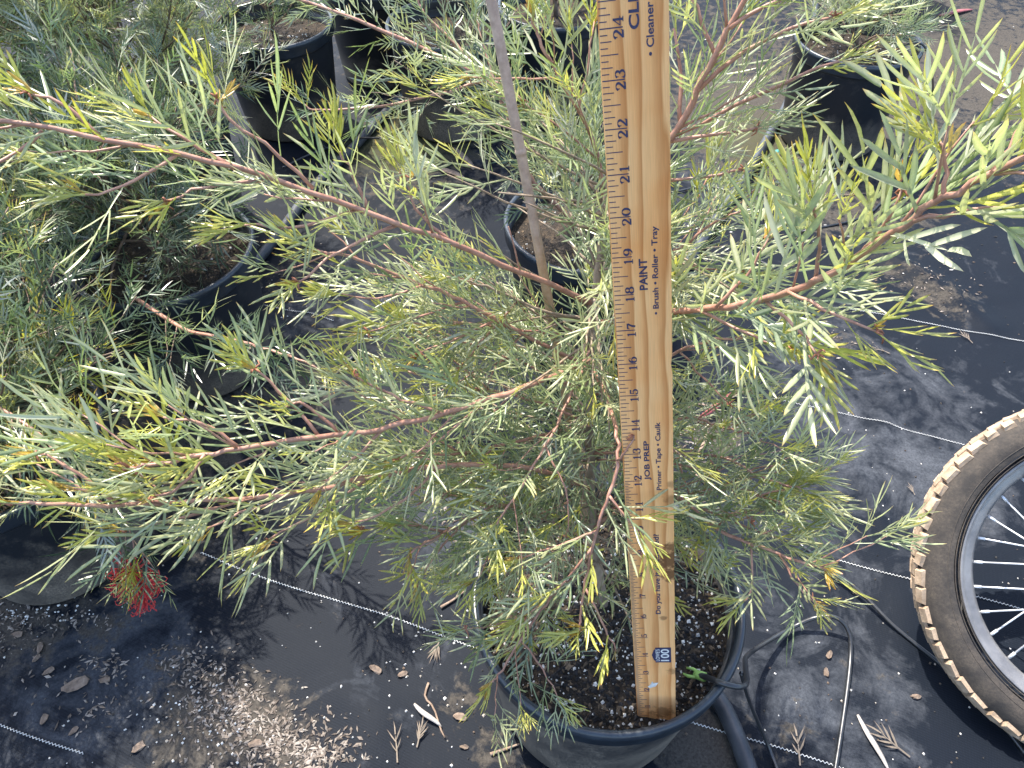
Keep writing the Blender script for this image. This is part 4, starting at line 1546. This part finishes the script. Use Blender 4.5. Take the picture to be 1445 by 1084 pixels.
# ------------------------------------------------------------------ bamboo stake
st0, st1 = Vector((MAIN[0] - .004, MAIN[1] + .045, SOIL_Z - .03)), P(690, 0, .50)
st1 = st1 + (st1 - st0) * .12
stake_t = empty('bamboo_stake', tuple(Vector((MAIN[0] - .004, MAIN[1] + .045, SOIL_Z))))
tag(stake_t, 'thin weathered bamboo stake leaning out of the main pot', 'stake')
pts, rad = [], []
for i in range(60):
    t = i / 59
    p = st0.lerp(st1, t) + Vector((.004 * math.sin(t * 3.1), 0, 0))
    pts.append(p)
    r = .0042 - .0006 * t
    rad.append(r)
V, F = tube(pts, rad, 12)
put('cane', V, F, M_cane, stake_t, at=tuple(stake_t.location))
axis = (st1 - st0).normalized()
for t in (.20, .47, .74):
    c = st0.lerp(st1, t) + Vector((.004 * math.sin(t * 3.1), 0, 0))
    r = .0042 - .0006 * t
    V, F = tube([c - axis * .003, c - axis * .0015, c, c + axis * .0012, c + axis * .003], [r, r * 1.14, r * 1.20, r * 1.05, r], 12, False)
    put('node_ring', V, F, M_cane, stake_t, at=tuple(stake_t.location))

# ------------------------------------------------------------------ drip tubes and pipes
def hose(name, pts, r, mat, label, cat, n=48, seg=8, parent=None):
    sp = spline(pts, n)
    V, F = tube(sp, r, seg)
    o = put(name, V, F, mat, parent, at=tuple(sp[0]))
    if parent is None:
        tag(o, label, cat)
    return o


dl = empty('drip_line', tuple(P(985, 955, .72)))
tag(dl, 'thin black drip tube with a green emitter hooked over the pot rim', 'drip tube')
zr = POT_H + .004


def PZ(u, v, z):
    return G(u, v, z)


V, F = tube(spline([PZ(988, 953, SOIL_Z + .014), PZ(1000, 957, .230), PZ(1013, 962, .245), PZ(1030, 967, .2475), PZ(1046, 969, .243), PZ(1054, 962, .228), PZ(1052, 940, .16), PZ(1058, 922, .06), PZ(1110, 890, .012), PZ(1150, 872, .022),
                    PZ(1180, 872, .028), PZ(1198, 892, .018), PZ(1200, 930, .008), PZ(1192, 1000, .006), PZ(1178, 1090, .006), PZ(1170, 1130, .006)], 110), .0029, 8)
put('tube', V, F, M_tube, dl, at=tuple(dl.location))
mb = MB()
e0, e1 = PZ(974, 949, SOIL_Z + .006), PZ(996, 956, SOIL_Z + .016)
ed = (e1 - e0).normalized()
V, F = tube([e0 + ed * .005, e0 + ed * .008, e0 + ed * .012, e1 - ed * .001, e1], [.0026, .0042, .0046, .0046, .0036], 10)
mb.add(V, F)
sd = ed.cross(UP).normalized()
for sg in (-1, 1):
    V, F = tube([e0 + ed * .008 + sd * .003 * sg, e0 + sd * .0045 * sg, e0 - ed * .006 + sd * .0035 * sg], [.0017, .0016, .0010], 6)
    mb.add(V, F)
mb.put('emitter', M_green, dl, at=tuple(dl.location))
hose('drip_tube', [PZ(1046, 950, .20), PZ(1056, 985, .12), PZ(1070, 1020, .05), PZ(1085, 1055, .012), PZ(1100, 1095, .006)], .0022, M_tube, 'thin black tube dropping straight from the pot rim to the fabric', 'drip tube')
hose('drip_tube', [GG(1120, 775, .02), GG(1205, 838, .012), GG(1260, 890, .005), GG(1330, 945, .005), GG(1385, 995, .005), GG(1440, 1060, .004), GG(1480, 1120, .004)], .0024, M_tube,
     'thin black tube running under the bicycle wheel', 'drip tube')
hose('water_pipe', [GG(1080, 1180, .011), GG(1060, 1110, .011), GG(1022, 1010, .011), GG(972, 930, .011), GG(945, 830, .011), GG(935, 700, .011), GG(935, 560, .011), GG(950, 420, .011), GG(1000, 330, .011),
                   GG(1050, 258, .011), GG(1085, 195, .011), GG(1112, 145, .011), GG(1140, 70, .011), GG(1150, 10, .011), GG(1155, -60, .011)], .0105, M_pipe,
     'thick black water pipe running from the main pot past the small silvery shrub', 'pipe', 90, 12)
hose('water_pipe', [GG(620, 90, .011), GG(560, 150, .011), GG(500, 215, .011), GG(440, 275, .011), GG(400, 330, .011), GG(360, 380, .011)], .0105, M_pipe,
     'thick black water pipe between the dark shrub and the back row pots', 'pipe', 40, 12)
hose('drip_tube', [GG(500, 505, .004), GG(462, 545, .006), GG(420, 580, .006), GG(380, 600, .006), GG(330, 610, .006)], .0035, M_tube, 'black tube lying at the foot of the dark shrub pot', 'drip tube')
hose('drip_tube', [P(352, 102, 1.60), P(385, 108, 1.585), P(420, 130, 1.59), P(440, 152, 1.62), P(450, 200, 1.72), GG(470, 215, .004)], .0022, M_tube, 'thin tube across the side of the open back row pot', 'drip tube')
hose('drip_tube', [GG(945, 275, .004), GG(1000, 268, .004), GG(1050, 290, .005), GG(1080, 320, .004), GG(1060, 360, .004), GG(1090, 380, .004)], .0022, M_tube, 'thin black tube looping over grey dirt beside the ruler', 'drip tube')
hose('drip_tube', [PZ(1262, 66, .238), PZ(1300, 62, .245), PZ(1312, 90, .20), PZ(1316, 130, .06), GG(1300, 180, .004), GG(1270, 230, .004), GG(1230, 300, .004), GG(1130, 330, .004)], .0022, M_tube,
     'thin black tube hooked over the rim of the silvery shrub pot', 'drip tube')
hose('drip_tube', [P(540, 195, 1.62), GG(500, 200, .006), GG(470, 210, .006), GG(430, 225, .006), GG(400, 240, .006)], .0022, M_tube, 'thin tube curling on dirt before the back row', 'drip tube')

# ------------------------------------------------------------------ bicycle wheel
WC = Vector((0.690, 0.418, 0.152))
waz, wel = R(-116), R(50)
wnv = Vector((math.cos(wel) * math.cos(waz), math.cos(wel) * math.sin(waz), math.sin(wel)))
wa = wnv.cross(UP).normalized()
wb = wnv.cross(wa).normalized()
WM = Matrix(((wa.x, wb.x, wnv.x, WC.x), (wa.y, wb.y, wnv.y, WC.y), (wa.z, wb.z, wnv.z, WC.z), (0, 0, 0, 1)))
wheel = empty('bicycle_wheel', (0, 0, 0))
wheel.matrix_basis = WM
tag(wheel, 'knobby bicycle wheel caked with tan dust, lying tilted on the fabric', 'bicycle wheel')
TRr, TRc = 0.0255, 0.1855


def child(name, me, par, mtx=None):
    o = bpy.data.objects.new(name, me)
    COL.objects.link(o)
    o.parent = par
    if mtx is not None:
        o.matrix_basis = mtx
    return o


prof = []
for i in range(25):
    an = R(-118 + 236 * i / 24)
    k = 1 + .02 * math.cos(3 * an)
    prof.append((TRc + TRr * k * math.cos(an), TRr * k * 1.02 * math.sin(an)))
tyre = child('tyre', mesh('tyre', *lathe(prof, 140), M_tyre), wheel)
for rr_, zz_ in ((.1800, .0258), (.1715, .0226), (.1675, .0205)):
    V, F = lathe([(rr_ + .0007 * math.cos(R(a)), zz_ * .985 + .0008 * math.sin(R(a))) for a in range(0, 361, 60)], 120)
    child('sidewall_ridge', mesh('sidewall_ridge', V, F, M_tyre), tyre)
rimp = [(r_ - .0075, z_ * 1.05) for r_, z_ in [(.1725, .0145), (.1735, .0165), (.1715, .0172), (.1695, .0155), (.166, .0125), (.1605, .0115), (.1565, .006), (.1560, 0), (.1565, -.006), (.1605, -.0115), (.166, -.0125), (.1715, -.0172), (.1725, -.0145)]]
child('wheel_rim', mesh('wheel_rim', *lathe(rimp, 120), M_alloy), wheel)


def block(lx, ly, lz, q, taper=.78):
    V = []
    for z, k in ((0, 1.0), (lz, taper)):
        for sx, sy in ((-1, -1), (1, -1), (1, 1), (-1, 1)):
            V.append(((sx * lx * k) * .5 * q.uniform(.9, 1.1), (sy * ly * k) * .5 * q.uniform(.9, 1.1), z * q.uniform(.92, 1.05)))
    # bevelled waist row for a moulded look
    F = [(0, 1, 5, 4), (1, 2, 6, 5), (2, 3, 7, 6), (3, 0, 4, 7), (4, 5, 6, 7), (3, 2, 1, 0)]
    return V, F


kq = random.Random(9)
kn_meshes = [mesh('tread_knob', *block(.0195 + .004 * (_ % 2), .0110, .0036, kq, .88), M_knob, False) for _ in range(4)]
ks_meshes = [mesh('tread_knob', *block(.0150 + .005 * (_ % 2), .0120, .0050, kq, .80), M_knob, False) for _ in range(4)]
NK = 60
for i in range(NK):
    for row, off in ((-32, 0), (-11, .5), (11, 0), (32, .5)):
        an = 2 * math.pi * (i + off + kq.uniform(-.05, .05)) / NK
        ra = R(row + kq.uniform(-2, 2))
        rad_d = Vector((math.cos(an), math.sin(an), 0))
        nrm = rad_d * math.cos(ra) + Vector((0, 0, 1)) * math.sin(ra)
        pos = rad_d * TRc + nrm * (TRr * .975)
        tg = Vector((-math.sin(an), math.cos(an), 0))
        sdv = nrm.cross(tg).normalized()
        sk = kq.uniform(-.12, .12) + (.18 if row < 0 else -.18)
        t2 = tg * math.cos(sk) + sdv * math.sin(sk)
        s2 = nrm.cross(t2)
        m = Matrix(((t2.x, s2.x, nrm.x, pos.x), (t2.y, s2.y, nrm.y, pos.y), (t2.z, s2.z, nrm.z, pos.z), (0, 0, 0, 1)))
        child('tread_knob', kq.choice(ks_meshes if abs(row) > 20 else kn_meshes), tyre, m)
# hub and spokes
child('hub', mesh('hub', *lathe([(.0, -.045), (.005, -.045), (.005, -.034), (.024, -.032), (.024, -.028), (.012, -.024), (.011, .024), (.024, .028), (.024, .032), (.005, .034), (.005, .045), (0, .045)], 32), M_alloy), wheel)
for i in range(32):
    an = 2 * math.pi * (i + .25) / 32
    sgz = 1 if i % 2 else -1
    an2 = an + (0.9 if (i // 2) % 2 else -0.9)
    a_ = Vector((.022 * math.cos(an2), .022 * math.sin(an2), .030 * sgz))
    b_ = Vector((.1495 * math.cos(an), .1495 * math.sin(an), .002 * sgz))
    V, F = tube([a_, b_], .0011, 6)
    sp_o = child('spoke', mesh('spoke', V, F, M_steel), wheel)
    V, F = tube([b_ + (a_ - b_).normalized() * .011, b_ + (a_ - b_).normalized() * .002], .0019, 6)
    child('nipple', mesh('nipple', V, F, M_steel), sp_o)

# ------------------------------------------------------------------ litter
def dry_leaf(u, v, rot, sc, label, k):
    g = GG(u, v, .003)
    o = link('dry_leaf', leaf_mesh('dry', k % len(LEAF['dry'])), None, Matrix.Translation(g) @ Matrix.Rotation(R(rot), 4, 'Z') @ Matrix.Rotation(R(4), 4, 'X') @ Matrix.Scale(sc, 4))
    tag(o, label, 'dry leaf', 'dry leaves on the fabric')


for i_, (u, v, r_, s_, l_) in enumerate((
        (562, 1078, 12, .95, 'grey dry branching leaf on fabric, the larger of a pair'), (588, 1056, -14, .85, 'grey dry branching leaf on fabric beside a flat strap leaf'),
        (622, 902, 160, .8, 'grey dry forked leaf hanging over the stitched white thread'), (1128, 1082, -6, 1.1, 'brown dry fern-like leaf between two black tubes'),
        (1280, 1072, 48, 1.15, 'grey dry comb-like leaf beside a long pale strap leaf'), (1372, 486, 20, .8, 'pale dry leaf on the stitched thread beyond the wheel'),
        (1255, 500, 60, .7, 'small dry leaf on the brown stain of the fabric'), (1290, 700, 10, .5, 'tiny dry leaf lying near the tyre'))):
    dry_leaf(u, v, r_, s_, l_, i_)


def strap(name, a, b, w, mat, label, cat, lift=.003):
    """long flat strap-like leaf or split stick, slightly arched and creased"""
    n = 9
    a, b = GG(*a, lift), GG(*b, lift)
    d = (b - a).normalized()
    sd = d.cross(UP).normalized()
    V, F = [], []
    for i in range(n):
        t = i / (n - 1)
        p = a.lerp(b, t) + UP * (.004 * math.sin(t * 3.14)) + sd * (.0015 * math.sin(t * 5))
        k = w * math.sin(math.pi * (0.08 + .88 * t)) ** .6
        for sx, zz in ((-1, 0), (0, .0012), (1, 0)):
            V.append(p + sd * (k * sx) + UP * zz)
        for sx, zz in ((1, -.0009), (-1, -.0009)):
            V.append(p + sd * (k * .9 * sx) + UP * zz)
    for i in range(n - 1):
        for k in range(5):
            F.append((i * 5 + k, i * 5 + (k + 1) % 5, (i + 1) * 5 + (k + 1) % 5, (i + 1) * 5 + k))
    F += [(4, 3, 2, 1, 0), tuple((n - 1) * 5 + k for k in range(5))]
    o = put(name, V, F, mat, at=tuple(a))
    tag(o, label, cat)


M_pale = simple('pale_dry', (0.26, 0.23, 0.20), (0.44, 0.40, 0.36), 90, 0.85, 500, 0.4, 0.0008)
strap('strap_leaf', (1207, 1012), (1250, 1092), .0032, M_pale, 'long pale strap leaf lying against the comb-like dry leaf', 'dry leaf')
strap('strap_leaf', (585, 995), (622, 1028), .0030, M_pale, 'short pale strap leaf with brown stem on dark fabric', 'dry leaf')
strap('strap_leaf', (985, 640), (1000, 610), .004, M_stick, 'brown split stick lying behind the main pot', 'stick')
strap('maroon_leaf', (985, 597), (1040, 560), .0055, M_red, 'maroon dead leaf on brown litter behind the ruler', 'dead leaf', .012)
strap('split_stick', (618, 238), (655, 252), .008, M_stick, 'flat brown wood splinter on dirt behind the stake', 'stick')
strap('split_stick', (640, 210), (668, 240), .010, M_stick, 'broken bark slab against the dusty back row pot', 'stick')
strap('red_stick', (1325, 24), (1372, 15), .010, M_red, 'reddish stick lying on grey dirt', 'stick')
strap('plastic_scrap', (1078, 212), (1084, 198), .008, M_teal, 'teal plastic scrap on mossy dirt', 'scrap')
strap('plastic_scrap', (1090, 222), (1100, 214), .006, M_teal, 'teal plastic scrap at the foot of the silvery shrub pot', 'scrap')


def twig_on_ground(pts, r, label):
    sp = spline([GG(u, v, .003) for u, v in pts], 10)
    V, F = tube(sp, [r * (1 - .5 * i / 9) for i in range(10)], 6)
    o = put('dry_twig', V, F, M_stick, at=tuple(sp[0]))
    tag(o, label, 'twig', 'dry twigs on the fabric')


twig_on_ground([(622, 858), (640, 848), (655, 838)], .002, 'short brown twig on fabric beside the pot rim')
twig_on_ground([(605, 965), (600, 985), (612, 1000), (622, 1030), (628, 1042)], .0016, 'thin crooked brown twig beside the strap leaf')
twig_on_ground([(692, 1066), (715, 1058), (735, 1050)], .002, 'pale twig poking out beside the pot wall')
twig_on_ground([(955, 560), (1000, 575), (1040, 560), (1060, 548)], .0016, 'dark thin twig in litter behind the ruler')
twig_on_ground([(960, 650), (990, 680), (1010, 700)], .0016, 'pale thin twig behind the main pot')
twig_on_ground([(1120, 280), (1200, 276), (1260, 270)], .0016, 'straw-like twig on dirt before the silvery shrub pot')

lq = random.Random(77)
mb = MB()


def chip_field(u0, v0, su, sv, n, smin, smax, cols):
    for i in range(n):
        u, v = lq.gauss(u0, su), lq.gauss(v0, sv)
        g = GG(u, v, .001)
        V, F = rock(lq.uniform(smin, smax), lq.randrange(9999), (lq.uniform(1.0, 1.9), .55, .35))
        Mr = Matrix.Translation(g) @ Matrix.Rotation(lq.uniform(0, 6.28), 4, 'Z') @ Matrix.Rotation(lq.uniform(-.4, .4), 4, 'X')
        c = lq.choice(cols)
        k = lq.uniform(.6, 1.3)
        mb.add([Mr @ x for x in V], F, tuple(a * k for a in c))


BRN = [(.15, .12, .095), (.21, .175, .145), (.09, .07, .055), (.26, .225, .19)]
for (u, v, su, sv, n) in ((330, 1000, 38, 22, 420), (385, 1045, 50, 22, 480), (450, 1065, 35, 14, 200), (300, 960, 30, 18, 160), (255, 930, 22, 14, 90), (100, 950, 60, 40, 70), (150, 940, 18, 10, 60), (20, 890, 25, 20, 60),
                          (60, 875, 70, 10, 120), (130, 1000, 15, 12, 40), (990, 605, 40, 25, 240), (420, 390, 30, 30, 100), (1190, 480, 30, 15, 60), (650, 735, 20, 14, 50), (1330, 410, 40, 15, 60)):
    chip_field(u, v, su, sv, n, .0009, .0034, BRN)
tag(mb.put('mulch_chips', M_crumb, None, False), 'fine brown mulch chips scattered over the black fabric', 'mulch', kind='stuff')
mb = MB()
WHT = [(.6, .58, .54), (.7, .68, .64), (.35, .31, .26)]
DRK = [(.03, .028, .025), (.06, .05, .04), (.5, .48, .44), (.14, .10, .07)]
for i in range(900):
    u, v = lq.uniform(-30, 1470), lq.uniform(380, 1110)
    g = GG(u, v, .0008)
    V, F = rock(lq.uniform(.0007, .0019), lq.randrange(9999))
    c = lq.choice(WHT + DRK + DRK)
    mb.add([x + g for x in V], F, c)
for i in range(500):
    u, v = lq.uniform(900, 1470), lq.uniform(-20, 400)
    g = GG(u, v, .0008)
    V, F = rock(lq.uniform(.0012, .0034), lq.randrange(9999), (1.5, .8, .5))
    mb.add([x + g for x in V], F, lq.choice(DRK + DRK + BRN))
for (u0, v0, su, sv, n) in ((60, 868, 60, 8, 70), (260, 1000, 50, 40, 60), (340, 1040, 60, 25, 60), (590, 940, 50, 60, 40), (1000, 620, 40, 30, 60)):
    for i in range(n):
        g = GG(lq.gauss(u0, su), lq.gauss(v0, sv), .0008)
        V, F = rock(lq.uniform(.0009, .0022), lq.randrange(9999))
        mb.add([x + g for x in V], F, lq.choice(WHT))
tag(mb.put('grit', M_crumb, None, False), 'tiny grit and white perlite crumbs strewn over the fabric', 'grit', kind='stuff')


def bark_chip(u, v, r, rot, seed):
    q = random.Random(seed)
    V, F = [], []
    n = 9
    for z in (0, .0018):
        for k in range(n):
            an = 2 * math.pi * k / n
            rr = r * q.uniform(.75, 1.15)
            V.append((rr * 1.5 * math.cos(an), rr * .75 * math.sin(an), z + .0012 * math.sin(an * 2)))
    F = [tuple(range(n - 1, -1, -1)), tuple(range(n, 2 * n))] + [(k, (k + 1) % n, n + (k + 1) % n, n + k) for k in range(n)]
    me = mesh('bark_chip', V, F, M_chip, False)
    o = link('bark_chip', me, None, Matrix.Translation(GG(u, v, .0012)) @ Matrix.Rotation(R(rot), 4, 'Z'))
    tag(o, 'flat brown bark chip lying loose on the dusty fabric', 'bark chip', 'bark chips on the fabric')


for i_, (u, v, r_, rt) in enumerate(((106, 967, .0105, 25), (195, 1055, .006, 40), (57, 915, .005, 100), (25, 896, .005, 0), (62, 1016, .005, 80), (530, 945, .006, -30), (568, 952, .0045, 20), (104, 1032, .0045, 60),
                                     (148, 960, .005, 10), (52, 930, .004, 60), (650, 1013, .006, -15), (655, 1055, .0035, 0), (360, 1050, .006, 10), (1170, 925, .0045, 50), (1165, 950, .004, 80), (1290, 985, .004, 0), (70, 948, .005, 40))):
    bark_chip(u, v, r_, rt, i_)

print('main leaves', n_main, 'objects', len(bpy.data.objects))
